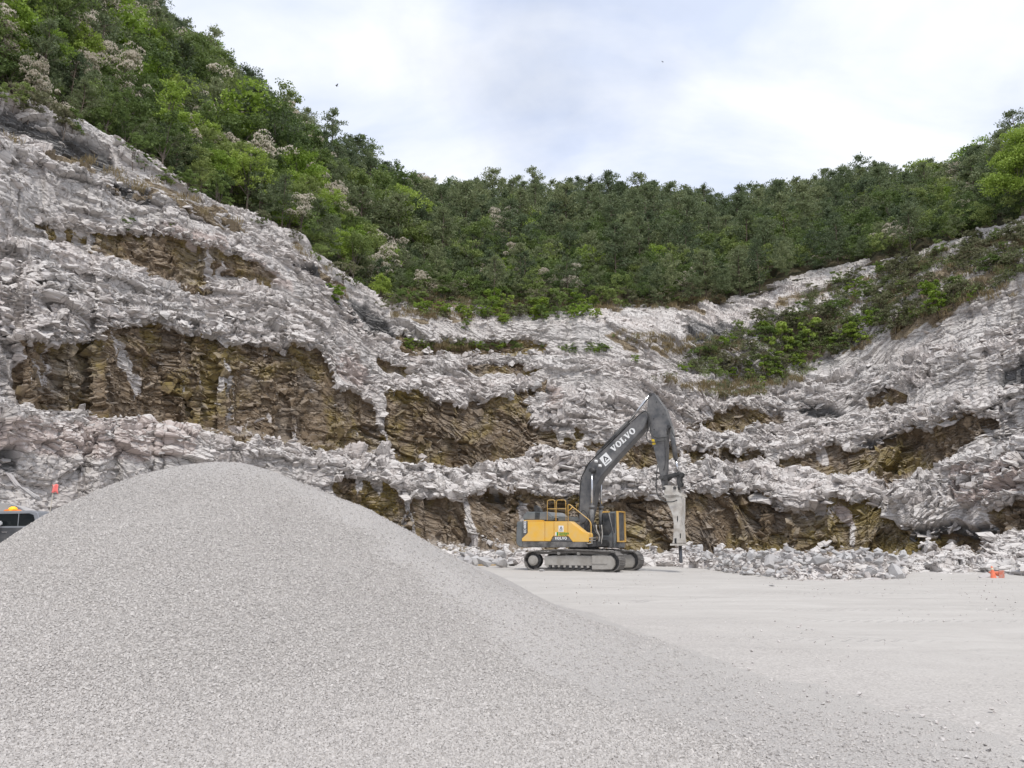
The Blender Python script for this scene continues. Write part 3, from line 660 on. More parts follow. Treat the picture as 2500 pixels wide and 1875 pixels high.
# finer rubble under and behind the heaps, one mass
n = 9000
xd = r.uniform(880, 2260, n); f = r.random(n)
pos = np.zeros((n, 3))
for k in range(n):
    i = int(np.clip(np.searchsorted(XD, xd[k]), 0, NU - 1)); j = int(f[k] * 47)
    pos[k] = TP[i, j]
    if 1490 < xd[k] < 1960 and j < 14: pos[k, 2] += 0.35 * r.random()
size = np.clip(0.14 * (1 - r.random(n)) ** -0.5, 0.14, 0.8)
V, Fc, C = scatter(CHUNKS + SLABS[:5], pos, rand_rot(n, 0.5, r), size, r)
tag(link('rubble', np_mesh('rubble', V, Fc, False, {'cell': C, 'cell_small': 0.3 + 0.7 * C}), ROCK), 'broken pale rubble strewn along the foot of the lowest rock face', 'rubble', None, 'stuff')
# small stones strewn over the open floor, one mass
n = 3000
gy = 6 + 40 * r.random(n) ** 1.3; gx = (r.random(n) * 1.35 - 0.35) * gy * 0.72
gz = ground_z(gx, gy); clus = fbm(gx / 2.5, gy / 2.5, 650, 3)
kp = r.random(n) < sst(0.35, 0.65, clus); gx, gy, gz = gx[kp], gy[kp], gz[kp]; n = len(gx)
V, Fc, C = scatter(CHUNKS, np.stack([gx, gy, gz + 0.02], -1), rand_rot(n, 0.5, r), np.clip(0.022 * (1 - r.random(n)) ** -0.5, 0.02, 0.06), r)
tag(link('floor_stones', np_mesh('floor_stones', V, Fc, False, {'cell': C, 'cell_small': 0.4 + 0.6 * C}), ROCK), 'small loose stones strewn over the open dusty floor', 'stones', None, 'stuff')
# single stones on the open floor
def lone(px, py, sz, label, mat=None, flat=0.7):
    g = on_ground(px, py); o = boulder(g.x, g.y, sz, 0.12 * sz, label, None); del_group = o.pop('group', None); o.scale.z *= flat
    if mat:
        me = o.data.copy(); me.materials.clear(); me.materials.append(mat); o.data = me
    return o
lone(1884, 1431, 0.20, 'small single grey stone lying on the open dusty floor')
lone(1325, 1396, 0.42, 'rounded pale stone lying against the near track of the excavator')
o = lone(2462, 1388, 0.95, 'dark grey flat rock lying just behind the fallen orange cone', m2, 0.6)
lone(2498, 1404, 0.9, 'grey rock at the edge of the picture beside the fallen cone')
lone(2404, 1410, 0.5, 'grey stone leaning against the upright orange cone')
lone(2337, 1370, 0.6, 'small dark rock on the rubble behind the upright orange cone', m2)
lone(2351, 1379, 0.5, 'small dark flat rock lying in the rubble nearest the upright cone', m2, 0.5)
# ------------------------------------------------------------------ foliage
def leaf_material(name, cols, tr=0.36, tone=False):
    m = bpy.data.materials.new(name); m.use_nodes = True; t = m.node_tree; t.nodes.clear()
    out = N(t, 'ShaderNodeOutputMaterial')
    g = N(t, 'ShaderNodeNewGeometry'); oi = N(t, 'ShaderNodeObjectInfo')
    k = N(t, 'ShaderNodeAttribute', attribute_name='tone').outputs['Fac'] if tone else oi.outputs['Random']
    f = mth(t, 'ADD', mth(t, 'MULTIPLY', g.outputs['Random Per Island'], 0.30), mth(t, 'MULTIPLY', k, 0.70))
    c = ramp(t, f, [(i / (len(cols) - 1), cc) for i, cc in enumerate(cols)])
    d = N(t, 'ShaderNodeBsdfPrincipled'); t.links.new(c, d.inputs['Base Color']); d.inputs['Roughness'].default_value = 0.55; d.inputs['Specular IOR Level'].default_value = 0.3
    tl = N(t, 'ShaderNodeBsdfTranslucent'); t.links.new(c, tl.inputs[0])
    mx = N(t, 'ShaderNodeMixShader'); mx.inputs[0].default_value = tr
    t.links.new(d.outputs[0], mx.inputs[1]); t.links.new(tl.outputs[0], mx.inputs[2]); t.links.new(mx.outputs[0], out.inputs[0])
    return m
PINE_C = [(0.075, 0.108, 0.058), (0.155, 0.195, 0.095), (0.285, 0.315, 0.155)]
BROAD_C = [(0.075, 0.118, 0.040), (0.165, 0.228, 0.068), (0.32, 0.375, 0.122)]
BRIGHT_C = [(0.20, 0.31, 0.045), (0.29, 0.40, 0.07), (0.38, 0.46, 0.11)]
DULL_C = [(0.15, 0.16, 0.085), (0.21, 0.215, 0.12), (0.28, 0.27, 0.17)]
BLOOM_C = [(0.50, 0.44, 0.35), (0.64, 0.57, 0.47), (0.74, 0.68, 0.57)]
SHRUB_C = [(0.13, 0.195, 0.055), (0.21, 0.285, 0.085), (0.31, 0.37, 0.13)]
LM = {k: leaf_material(k + '_leaves', c) for k, c in (('pine', PINE_C), ('broad', BROAD_C), ('bright', BRIGHT_C), ('dull', DULL_C), ('bloom', BLOOM_C), ('bush', SHRUB_C))}
LT = {k: leaf_material(k + '_leaves_mass', c, 0.36, True) for k, c in (('pine', PINE_C), ('broad', BROAD_C), ('dull', DULL_C))}
BARK = simple('bark', (0.13, 0.105, 0.085), 0.9, dirt=(0.22, 0.19, 0.16), scale=6)
BARKP = simple('pine_bark', (0.115, 0.088, 0.07), 0.9, dirt=(0.2, 0.15, 0.12), scale=6)

def leaf_quads(C, size, r, asp=0.6, up=0.0, dirs=None):
    """leaf-sized quads around centres C; up biases the leaf normals upward, dirs sets the long axis"""
    n = len(C)
    a = r.normal(0, 1, (n, 3)) if dirs is None else dirs + r.normal(0, 0.35, (n, 3))
    a /= np.linalg.norm(a, axis=1)[:, None]
    b = r.normal(0, 1, (n, 3)); b[:, 2] *= (1 - up)
    b -= a * (a * b).sum(1)[:, None]; b /= np.linalg.norm(b, axis=1)[:, None] + 1e-9
    s = (size * (0.6 + 0.8 * r.random(n)))[:, None] * 0.5
    V = np.stack([C - a * s, C + b * s * asp, C + a * s, C - b * s * asp], 1)
    F = np.arange(4 * n).reshape(n, 4)
    return V.reshape(-1, 3), F
def tube_np(paths, sides=5):
    """tapered limbs: list of (points, radii)"""
    Vs, Fs, off = [], [], 0
    for pts, rad in paths:
        pts = np.array(pts, float); n = len(pts)
        d = np.gradient(pts, axis=0); d /= np.linalg.norm(d, axis=1)[:, None] + 1e-9
        ref = np.array([1.0, 0.2, 0.1]); u = np.cross(d, ref); u /= np.linalg.norm(u, axis=1)[:, None] + 1e-9; w = np.cross(d, u)
        an = np.arange(sides) / sides * 2 * math.pi
        ring = pts[:, None] + (u[:, None] * np.cos(an)[None, :, None] + w[:, None] * np.sin(an)[None, :, None]) * np.array(rad)[:, None, None]
        Vs.append(ring.reshape(-1, 3))
        i = np.arange(n - 1)[:, None] * sides; j = np.arange(sides)[None]; j2 = (j + 1) % sides
        Fs.append(np.stack([i + j + off, i + j2 + off, i + sides + j2 + off, i + sides + j + off], -1).reshape(-1, 4)); off += n * sides
    return np.concatenate(Vs), np.concatenate(Fs)
def clump_points(C, rad, per, r, flat=0.7):
    n = len(C)
    o = r.normal(0, 1, (n, per, 3)); o /= np.linalg.norm(o, axis=2)[..., None]
    o *= (r.random((n, per, 1)) ** 0.45) * rad[:, None, None]; o[..., 2] *= flat
    return (C[:, None] + o).reshape(-1, 3), o.reshape(-1, 3)
def pine(seed, H=13.0, per=32, detail=1.0, leaf=0.42):
    r = np.random.default_rng(seed); R = H * (0.27 + 0.07 * r.random()); z0 = H * r.uniform(0.12, 0.30)
    limbs = [([(0, 0, -1.0), (0.1, 0, H * 0.4), (r.normal(0, 0.2), r.normal(0, 0.2), H * 0.75), (r.normal(0, 0.2), 0, H * 0.97)], [0.16, 0.13, 0.08, 0.03])]
    C, rad = [], []
    nb_ = int(36 * detail)
    for k in range(nb_):
        f = (k + r.random()) / nb_; z = z0 + (H * 0.97 - z0) * f
        rr = R * (1 - f) ** 0.48 * (0.55 + 0.6 * r.random()) * (0.75 + 0.5 * math.sin(min(1, f * 3) * 1.57)); an = r.uniform(0, 6.283)
        e = np.array([math.cos(an) * rr, math.sin(an) * rr, z + rr * r.uniform(0.05, 0.45)])
        limbs.append(([(0, 0, z), e * np.array([.55, .55, 1]) - np.array([0, 0, 0.05 * rr]), e], [0.05, 0.035, 0.015]))
        for q in ((1.0, 0.62, 0.35) if rr > R * 0.5 else (1.0, 0.55)):
            C.append([e[0] * q, e[1] * q, z + (e[2] - z) * q + 0.1]); rad.append(H * 0.066 * (0.7 + 0.6 * r.random()) * (0.6 + 0.5 * q))
    for _ in range(4): C.append([r.normal(0, .3), r.normal(0, .3), H * (0.95 + 0.03 * r.random())]); rad.append(H * 0.045)
    pts, o = clump_points(np.array(C), np.array(rad), per, r, 0.65)
    d = o / (np.linalg.norm(o, axis=1)[:, None] + 1e-6) + np.array([0, 0, 0.7])
    V, F = leaf_quads(pts, leaf, r, 0.42, 0, d * 0.55)
    return limbs, (V, F)
def broad(seed, H=10.0, W=0.36, ncl=70, per=38, leaf=0.30, open_=0.0, low=0.22):
    r = np.random.default_rng(seed); R = H * W; zc = H * (low + 1) / 2; hz = H * (1 - low) / 2
    limbs = [([(0, 0, -1.0), (r.normal(0, .15), r.normal(0, .15), H * 0.3), (r.normal(0, .3), r.normal(0, .3), H * 0.6)], [0.20 * H / 10, 0.14 * H / 10, 0.07 * H / 10])]
    C, rad = [], []
    # a few big lobes carry the leaf clumps, so the outline stays uneven
    lobes = [(np.array([r.normal(0, 0.42) * R, r.normal(0, 0.42) * R, zc + r.uniform(-0.75, 0.85) * hz]), R * r.uniform(0.38, 0.62)) for _ in range(9)]
    for lc, lr in lobes: limbs.append(([(0, 0, H * 0.25), (lc * np.array([.5, .5, .8])), lc], [0.08 * H / 10, 0.05 * H / 10, 0.02 * H / 10]))
    for k in range(ncl):
        lc, lr = lobes[int(r.integers(0, len(lobes)))]
        v = r.normal(0, 1, 3); v /= np.linalg.norm(v); v[2] = abs(v[2]) * 0.9 if r.random() < 0.7 else v[2]
        C.append(lc + v * lr * r.uniform(0.6, 1.0)); rad.append(H * 0.085 * (0.6 + 0.7 * r.random()))
    pts, o = clump_points(np.array(C), np.array(rad), per, r, 0.6)
    if open_: pts = pts[r.random(len(pts)) > open_]
    V, F = leaf_quads(pts, leaf, r, 0.7, 0.35)
    return limbs, (V, F), np.array(C), np.array(rad)
def blossoms(C, rad, r, n=2600, size=0.26):
    top = C[:, 2] > np.quantile(C[:, 2], 0.15); C, rad = C[top], rad[top]
    k = r.integers(0, len(C), n); an = r.uniform(0, 6.28, n); q = r.random(n) ** 0.5
    P_ = C[k] + np.stack([np.cos(an) * q * rad[k], np.sin(an) * q * rad[k], rad[k] * 0.75 * (1 - q * q) + 0.1], -1)
    d = np.tile(np.array([[0, 0, 1.0]]), (n, 1)) * 1.5
    return leaf_quads(P_, size, r, 0.5, 0, d)

PROT = {}
def proto(kind, crown, limbs, mat, bark, bloom=None):
    a = np_mesh(kind + '_crown', crown[0], crown[1]); a.materials.append(mat)
    V, F = tube_np(limbs); b_ = np_mesh(kind + '_trunk', V, F, True); b_.materials.append(bark)
    c_ = None
    if bloom is not None: c_ = np_mesh(kind + '_blossom', bloom[0], bloom[1]); c_.materials.append(LM['bloom'])
    PROT.setdefault(kind, []).append((a, b_, c_))
for s in range(8):
    l_, c_ = pine(900 + s, 13.0, 32); proto('pine', c_, l_, LM['pine'], BARKP)
for s in range(7):
    l_, c_, C, rd = broad(1000 + s, 10.0, 0.34 + 0.03 * (s % 4), 90, 40, 0.32); proto('broadleaf', c_, l_, LM['broad'], BARK)
for s in range(4):
    l_, c_, C, rd = broad(1100 + s, 10.0, 0.32 + 0.04 * (s % 3), 84, 40, 0.32, 0.05); proto('bright', c_, l_, LM['bright'], BARK)
for s in range(5):
    l_, c_, C, rd = broad(1200 + s, 10.0, 0.36, 60, 24, 0.28, 0.3)
    proto('flowering', c_, l_, LM['dull'], BARK, blossoms(C, rd, np.random.default_rng(s), 2300, 0.30))
for s in range(5):
    l_, c_, C, rd = broad(1300 + s, 3.0, 0.50, 54, 34, 0.20, 0.1, 0.0); proto('shrub', c_, l_, LM['bush'], BARK)
for s in range(3):
    l_, c_, C, rd = broad(1320 + s, 3.0, 0.50, 54, 34, 0.24, 0.1, 0.0); proto('shrub_bright', c_, l_, LM['bright'], BARK)
for s in range(4):
    l_, c_, C, rd = broad(1340 + s, 3.0, 0.55, 50, 30, 0.19, 0.2, 0.0); proto('shrub_dull', c_, l_, LM['dull'], BARK)
l_, c_, C, rd = broad(1400, 18.0, 0.26, 330, 46, 0.34, 0.0, 0.1); proto('willow', c_, l_, LM['bright'], BARK)
rt = np.random.default_rng(77)
def plant(name, kind, loc, scale, label, cat, group=None, rz=None, sxy=1.0):
    pr = PROT[kind][int(rt.integers(0, len(PROT[kind])))]
    e = empty(name, loc, rt.uniform(0, 6.28) if rz is None else rz, label, cat, group)
    e.scale = (scale * sxy, scale * sxy, scale)
    for nm, me in zip(('crown', 'trunk', 'blossom'), pr):
        if me is not None:
            o = bpy.data.objects.new(nm, me); COL.objects.link(o); o.parent = e
    return e
# --- where trees stand on the hill
cell_area = np.linalg.norm(np.cross(np.gradient(HB, axis=0), np.gradient(HB, axis=1)), axis=-1)
hpx, hpy = project(HB); hpx /= K; hpy /= K
ok = (hpx > -260) & (hpx < 2480) & (hpy > -330)
w_ = (cell_area * ok).ravel(); w_ /= w_.sum()
cand = rt.choice(len(w_), 16000, p=w_)
pts = HB.reshape(-1, 3)[cand] + rt.normal(0, 1, (16000, 3)) * np.array([1.2, 1.2, 0])
cx_, cy_ = hpx.ravel()[cand], hpy.ravel()[cand]
vv = (cand % nb) / (nb - 1.0)
grid_, trees = {}, []
GAPS = [((1180, 575), 16), ((1105, 615), 26), ((1390, 590), 12), ((1860, 490), 14), ((30, 130), 26), ((120, 165), 22)]
for k in range(16000):
    p = pts[k]; x, y, v = cx_[k], cy_[k], vv[k]
    near = np.hypot(p[0], p[1])
    if any((x - g[0][0]) ** 2 + (y - g[0][1]) ** 2 < g[1] ** 2 for g in GAPS): continue
    patch = vnoise(p[0] / 22, p[1] / 22 + p[2] / 22, 900); a = rt.random()
    if x < 880: pb, pf, pbr = (0.40, 0.13, 0.18) if v < 0.62 else (0.12, 0.06, 0.05)
    elif x > 1900: pb, pf, pbr = (0.44, 0.03, 0.16)
    else: pb, pf, pbr = (0.26, 0.03, 0.05) if v < 0.4 else (0.15, 0.014, 0.03)
    pb *= 0.4 + 1.2 * patch
    kind = 'bright' if a < pbr else 'flowering' if a < pbr + pf else 'broadleaf' if a < pbr + pf + pb else 'pine'
    hgt = {'pine': rt.uniform(8, 16.5), 'broadleaf': rt.uniform(6.5, 11), 'bright': rt.uniform(6, 10.5), 'flowering': rt.uniform(6, 9.5)}[kind]
    if v < 0.3: hgt *= 0.55 + 1.5 * v
    if v > 0.8 and kind == 'pine': hgt = max(hgt, 11.0) * 1.06
    if x > 1700: hgt *= 0.85
    if x < 880 and kind != 'pine': hgt *= 1.3
    sep_ = 0.30 * hgt + 0.2
    gk = (int(p[0] // 5), int(p[1] // 5))
    bad = False
    for a_ in (-1, 0, 1):
        for b_ in (-1, 0, 1):
            for q in grid_.get((gk[0] + a_, gk[1] + b_), ()):
                if (q[0] - p[0]) ** 2 + (q[1] - p[1]) ** 2 + 0.5 * (q[2] - p[2]) ** 2 < (0.5 * (sep_ + q[3])) ** 2: bad = True
    if bad: continue
    grid_.setdefault(gk, []).append((p[0], p[1], p[2], sep_))
    trees.append((kind, p, hgt, x, y, v, near))
print('TREES', len(trees), {k: sum(t_[0] == k for t_ in trees) for k in ('pine', 'broadleaf', 'bright', 'flowering')})
def zone_of(x, v):
    if v > 0.86: return 'on the skyline', 'ridge'
    if x < 880: return 'on the steep slope above the big stained rock face', 'steep slope'
    if x > 1800: return 'on the slope above the scrub covered benches', 'slope above the scrub'
    return 'on the wooded slope facing the quarry', 'facing slope'
KN = {'pine': ('pine_tree', 'dark green pine', 'pine', 13.0), 'broadleaf': ('broadleaf_tree', 'mid green broadleaf tree', 'broadleaf trees', 10.0),
      'bright': ('broadleaf_tree', 'bright yellow green broadleaf tree', 'tree', 10.0), 'flowering': ('flowering_tree', 'pale pinkish flowering tree', 'tree', 10.0), 'willow': ('broadleaf_tree', '', 'tree', 18.0)}
trees.sort(key=lambda q: q[6] / q[2])
cnt = {}; rest = {'pine': [], 'broad': []}
for kind, p, hgt, x, y, v, near in trees:
    nm, lab, cat_, h0 = KN[kind]
    grp_kind = 'pine' if kind == 'pine' else 'broad'
    inframe = -60 < x < 2272 and y > -60
    cnt[nm] = cnt.get(nm, 0) + (1 if inframe else 0)
    if not inframe or cnt[nm] > 285:
        rest[grp_kind].append((p, hgt)); continue
    zs, zg = zone_of(x, v)
    siz = 'tall' if hgt > 0.78 * {'pine': 16.5}.get(kind, 10.5) else 'small' if hgt < 0.5 * {'pine': 16.5}.get(kind, 10.5) else 'medium'
    plant(nm, kind, (p[0], p[1], p[2] - 0.3), hgt / h0, f'{siz} {lab} {zs}', 'pine tree' if kind == 'pine' else cat_ if cat_ == 'tree' else 'broadleaf tree',
          f'{siz} {lab}s {zg}', None, rt.uniform(0.85, 1.15))
# the trees beyond the nearest few hundred, one mass
def far_wood(kind, lst, gen, mat, name, label):
    Vs, Fs, Ts, off = [], [], [], 0
    for q, (p, hgt) in enumerate(lst):
        V, F = gen[q % len(gen)]
        a = rt.uniform(0, 6.28); s = hgt / (13.0 if kind == 'pine' else 10.0)
        R_ = np.array([[math.cos(a), -math.sin(a), 0], [math.sin(a), math.cos(a), 0], [0, 0, 1]])
        Vs.append((V @ R_.T * s + p).astype(np.float32)); Fs.append(F + off); Ts.append(np.full(len(V), rt.random(), np.float32)); off += len(V)
    if Vs: tag(link(name, np_mesh(name, np.concatenate(Vs), np.concatenate(Fs), False, {'tone': np.concatenate(Ts)}), mat), label, 'wood', None, 'stuff')
far_wood('pine', rest['pine'], [pine(1500 + s, 13.0, 20, 0.85, 0.55)[1] for s in range(5)], LT['pine'], 'distant_pine_wood', 'mass of dark pines filling the slope behind the nearer trees')
far_wood('broad', rest['broad'], [broad(1600 + s, 10.0, 0.33, 50, 22, 0.42)[1] for s in range(4)], LT['broad'], 'distant_broadleaf_wood', 'mass of leafy trees filling in the slope behind the nearer trees')
# trees that stand out
def on_hill(x, y):
    i = int(np.clip(np.searchsorted(HX, x), 0, len(HX) - 1)); j = int(np.argmin(np.abs(hpy[i] - y))); return HB[i, j]
for x, y, hgt, kind, w, lab in [
        (500, 365, 16, 'bright', 1.25, 'largest bright green broadleaf tree halfway up the steep slope, rising above dark gaps'),
        (590, 350, 14, 'bright', 1.1, 'bright green rounded tree next to the largest one on the steep slope'),
        (440, 180, 15, 'bright', 1.0, 'bright green tree high on the steep slope just below the skyline pines'),
        (345, 215, 14, 'broadleaf', 1.0, 'tall leaning green tree near the top of the steep slope'),
        (690, 470, 11, 'bright', 0.55, 'slender pale green columnar tree on the steep slope'),
        (655, 540, 5.0, 'bright', 0.7, 'small yellow green conical tree at the top of the rock rim'),
        (430, 345, 8.5, 'flowering', 1.1, 'pink blossoming tree low on the steep slope above the rock rim'),
        (560, 445, 10, 'flowering', 1.2, 'wide pinkish flowering tree nearest the rock rim'),
        (710, 520, 9, 'flowering', 1.1, 'pinkish flowering tree where the steep slope meets the quarry corner'),
        (900, 470, 12, 'flowering', 1.3, 'broad pale flowering tree high in the corner of the hill'),
        (1060, 640, 8.5, 'flowering', 1.3, 'pale flowering tree standing alone on the upper bench'),
        (1700, 560, 9, 'bright', 1.1, 'bright green rounded tree near the foot of the wood above the scrub'),
        (1590, 500, 11, 'bright', 0.55, 'slender bright green tree just under the skyline'),
        (1637, 500, 10, 'bright', 0.35, 'thin yellow green tree beside the slender one under the skyline'),
        (2000, 440, 13, 'bright', 0.8, 'yellow green tree standing out of dark trees near the ridge'),
        (2190, 475, 12.5, 'willow', 1.0, 'tall yellow green willow like tree at the edge of the picture'),
        (2110, 420, 12, 'bright', 1.0, 'yellow green tree in front of the tall willow like one'),
        (2075, 470, 9, 'flowering', 1.1, 'pale greyish flowering tree beside the tall yellow green tree'),
        (1930, 560, 6, 'flowering', 1.2, 'small greyish flowering tree on the rim above the scrub')]:
    p = on_hill(x, y); nm, _, cat_, h0 = KN[kind]
    plant(nm, kind, tuple(p), hgt / h0, lab, 'tree', None, None, w)
# --- shrubs of the benches
def shrub_at(x, y, h_, kind, lab, group=None, w=1.0):
    p, ij = surf(x, y)
    return plant('shrub', kind, (p.x, p.y, p.z - 0.15), h_ / 3.0, lab, 'shrub', group, None, w)
for x, y, h_, kind, w, lab in [
        (1690, 772, 4.6, 'shrub_bright', 1.0, 'big bright green bush, larger of the pair in the scrub'), (1750, 755, 4.2, 'shrub_bright', 1.0, 'bright green bush touching the larger one in the scrub'),
        (1620, 800, 1.8, 'shrub_bright', 1.0, 'low bright green bush in front of the pair in the scrub'), (1370, 784, 1.0, 'shrub_bright', 1.3, 'low green bush by the edge of a pale ledge'),
        (1480, 805, 1.2, 'shrub_bright', 1.5, 'low green bush on the end of the pale ledge before the scrub'), (720, 652, 2.0, 'shrub_bright', 1.6, 'flat green bush under the black rock band'),
        (1000, 758, 1.6, 'shrub_bright', 1.0, 'green bush at the foot of the upper stained ledge'), (935, 762, 1.4, 'shrub_bright', 1.2, 'yellow green bush next to the stained ledge in the quarry corner'),
        (1005, 716, 1.5, 'shrub', 1.0, 'green bush clinging to the upper stained ledge'), (272, 508, 1.6, 'shrub', 1.0, 'green bush growing out of the stained rock ledge on the steep side'),
        (372, 498, 0.9, 'shrub_bright', 0.8, 'tiny green bush on the smooth tan rock block'), (1650, 838, 1.5, 'shrub_bright', 0.6, 'bright sapling in the lower scrub'),
        (1560, 850, 1.3, 'shrub_dull', 1.2, 'dull grey green bush on the slope below the scrub')]:
    shrub_at(x, y, h_, kind, lab, None, w)
SCRUB = [(1450,795),(1560,735),(1640,700),(1750,640),(1850,600),(1980,560),(2212,490),(2260,500),(2260,560),(2130,640),(2000,690),(1900,730),(1800,770),(1730,815),(1600,830),(1500,815)]
nsc = 0
for _ in range(1600):
    x, y = rt.uniform(1450, 2260), rt.uniform(490, 830)
    if not in_poly(np.array([x]), np.array([y]), SCRUB)[0]: continue
    dense = vnoise(x / 60.0, y / 40.0, 321)
    lower = y > 830 - (x - 1500) * 0.32
    if rt.random() > (0.95 if lower else 0.30 + 0.5 * dense): continue
    kd = 'shrub_dull' if rt.random() < (0.30 if lower else 0.6) else 'shrub_bright' if rt.random() < 0.45 else 'shrub'
    shrub_at(x, y, rt.uniform(1.0, 2.6), kd, {'shrub_dull': 'dull grey green bush in the scrub on the upper benches', 'shrub': 'dark green bush in the scrub on the upper benches',
             'shrub_bright': 'yellow green bush in the scrub on the upper benches'}[kd], {'shrub_dull': 'dull bushes of the scrub', 'shrub': 'dark bushes of the scrub', 'shrub_bright': 'yellow green bushes of the scrub'}[kd], rt.uniform(0.9, 1.5))
    nsc += 1
    if nsc >= 175: break
for _ in range(42):
    x = rt.uniform(880, 1290); y = rt.uniform(655, 692)
    if 900 < x < 1010 and rt.random() < 0.6: continue
    if rt.random() < 0.7: x = rt.uniform(1030, 1250); y = rt.uniform(662, 694)
    shrub_at(x, y, rt.uniform(1.2, 2.8) * (1.3 if 1030 < x < 1250 else 0.8), 'shrub' if rt.random() < 0.4 else 'shrub_dull' if rt.random() < 0.3 else 'shrub_bright',
             'green bush in the row on the highest bench under the wood', 'bushes on the highest bench', rt.uniform(0.9, 1.4))
for _ in range(55):
    x = rt.uniform(-20, 1560); y = np.interp(x, T5TOP[:, 0], T5TOP[:, 1]) + rt.uniform(-6, 10)
    shrub_at(x, y, rt.uniform(1.2, 3.2), 'shrub' if rt.random() < 0.5 else 'shrub_dull', 'bush along the foot of the wood at the rim of the rock', 'bushes along the foot of the wood', rt.uniform(0.9, 1.5))
for _ in range(16):
    shrub_at(rt.uniform(855, 1300), rt.uniform(668, 700), rt.uniform(1.0, 2.0), 'shrub_bright', 'bright green bush at the lip of the highest bench', 'bright bushes at the lip of the highest bench', rt.uniform(1.0, 1.6))
for _ in range(34):
    x = rt.uniform(870, 1320); y = np.interp(x, [870, 1000, 1150, 1300], [752, 756, 757, 762]) + rt.uniform(-6, 4)
    shrub_at(x, y, rt.uniform(0.5, 1.2), 'shrub' if rt.random() < 0.5 else 'shrub_bright', 'low green plant growing along the upper pale ledge', 'low plants on the upper ledge', rt.uniform(1.0, 1.8))
# --- low scrub and weeds too many to count, one mass over the overgrown benches
C, Rr, Tn = [], [], []
for poly, dens in [(SCRUB, 0.012)] + [(p_, 0.006) for p_ in SOIL[2:]]:
    xs = [q[0] for q in poly]; ys = [q[1] for q in poly]
    for _ in range(int(dens * (max(xs) - min(xs)) * (max(ys) - min(ys)))):
        x, y = rt.uniform(min(xs), min(2270, max(xs))), rt.uniform(min(ys), max(ys))
        if not in_poly(np.array([x]), np.array([y]), poly)[0] or vnoise(x / 38.0, y / 24.0, 333) < 0.36: continue
        p, ij = surf(x, y); tone = rt.random(); h_ = rt.uniform(0.3, 0.9)
        for _k in range(3):
            C.append([p.x + rt.normal(0, 0.5), p.y + rt.normal(0, 0.5), p.z + h_ * 0.5 + rt.normal(0, 0.12)]); Rr.append(h_ * rt.uniform(0.6, 1.1)); Tn.append(tone)
C, Rr = np.array(C), np.array(Rr)
pts_, o_ = clump_points(C, Rr, 30, rt, 0.7)
V, F = leaf_quads(pts_, 0.22, rt, 0.5, 0.2)
tag(link('undergrowth', np_mesh('undergrowth', V, F, False, {'tone': np.repeat(np.array(Tn), 30 * 4)}), leaf_material('scrub_leaves', [(0.17, 0.155, 0.10), (0.20, 0.20, 0.115), (0.16, 0.20, 0.075), (0.22, 0.28, 0.09)], 0.3, True)),
    'low grey green scrub and weeds spreading over the overgrown benches', 'undergrowth', None, 'stuff')
# --- dry grass on the ledges, one mass
C = []
for poly in SOIL:
    xs = [q[0] for q in poly]; ys = [q[1] for q in poly]
    for _ in range(int(0.5 * (max(xs) - min(xs)))):
        x, y = rt.uniform(max(-40, min(xs)), min(2260, max(xs))), rt.uniform(min(ys), max(ys))
        if in_poly(np.array([x]), np.array([y]), poly)[0]: C.append(surf(x, y)[0][:])
C = np.array(C); k_ = rt.integers(0, len(C), 30000)
G = C[k_] + rt.normal(0, 0.35, (30000, 3)) * np.array([1, 1, 0.25]) + np.array([0, 0, 0.3])
V, F = leaf_quads(G, 0.75, rt, 0.07, 0, np.tile(np.array([[0, 0, 1.6]]), (30000, 1)))
tag(link('dry_grass', np_mesh('dry_grass', V, F), leaf_material('dry_grass', [(0.16, 0.13, 0.06), (0.30, 0.235, 0.13), (0.40, 0.32, 0.19)])), 'tufts of tan dry grass growing along the ledges', 'grass', None, 'stuff')
# ------------------------------------------------------------------ tracked excavator with hydraulic breaker
YAW = math.radians(-30)                       # facing the side of the quarry, nose turned a little to the viewer
EX = empty('excavator', (0, 0, 0), YAW, 'yellow and dark grey tracked excavator with its raised boom and pale hydraulic breaker', 'excavator')
_g = on_ground(1200 + 768 / 3.387, 930 + 1566 / 3.387)
EXO = Vector((_g.x, _g.y, 0.0)); EX.location = EXO
cyw, syw = math.cos(YAW), math.sin(YAW)
def M(sx, sy, ym):
    """survey photograph pixel -> machine x, z on the machine's vertical plane y = ym"""
    xc = (sx - CXP) / F_PX; yc = (CYP - sy) / F_PX
    d = Vector((xc, CT - yc * ST, ST + yc * CT)); o = Vector((0, 0, EYE)) - EXO
    dx, dy = d.x * cyw + d.y * syw, -d.x * syw + d.y * cyw
    ox, oy = o.x * cyw + o.y * syw, -o.x * syw + o.y * cyw
    k = (ym - oy) / dy
    return ox + k * dx, o.z + k * d.z
def MA(x, y, ym): return M(1200 + x / 3.387, 930 + y / 3.387, ym)
def ME(x, y, ym): return M(1230 + x / 5.395, 1200 + y / 5.395, ym)
def MG(x, y, ym): return M(1420 + x / 5.53, 940 + y / 5.53, ym)

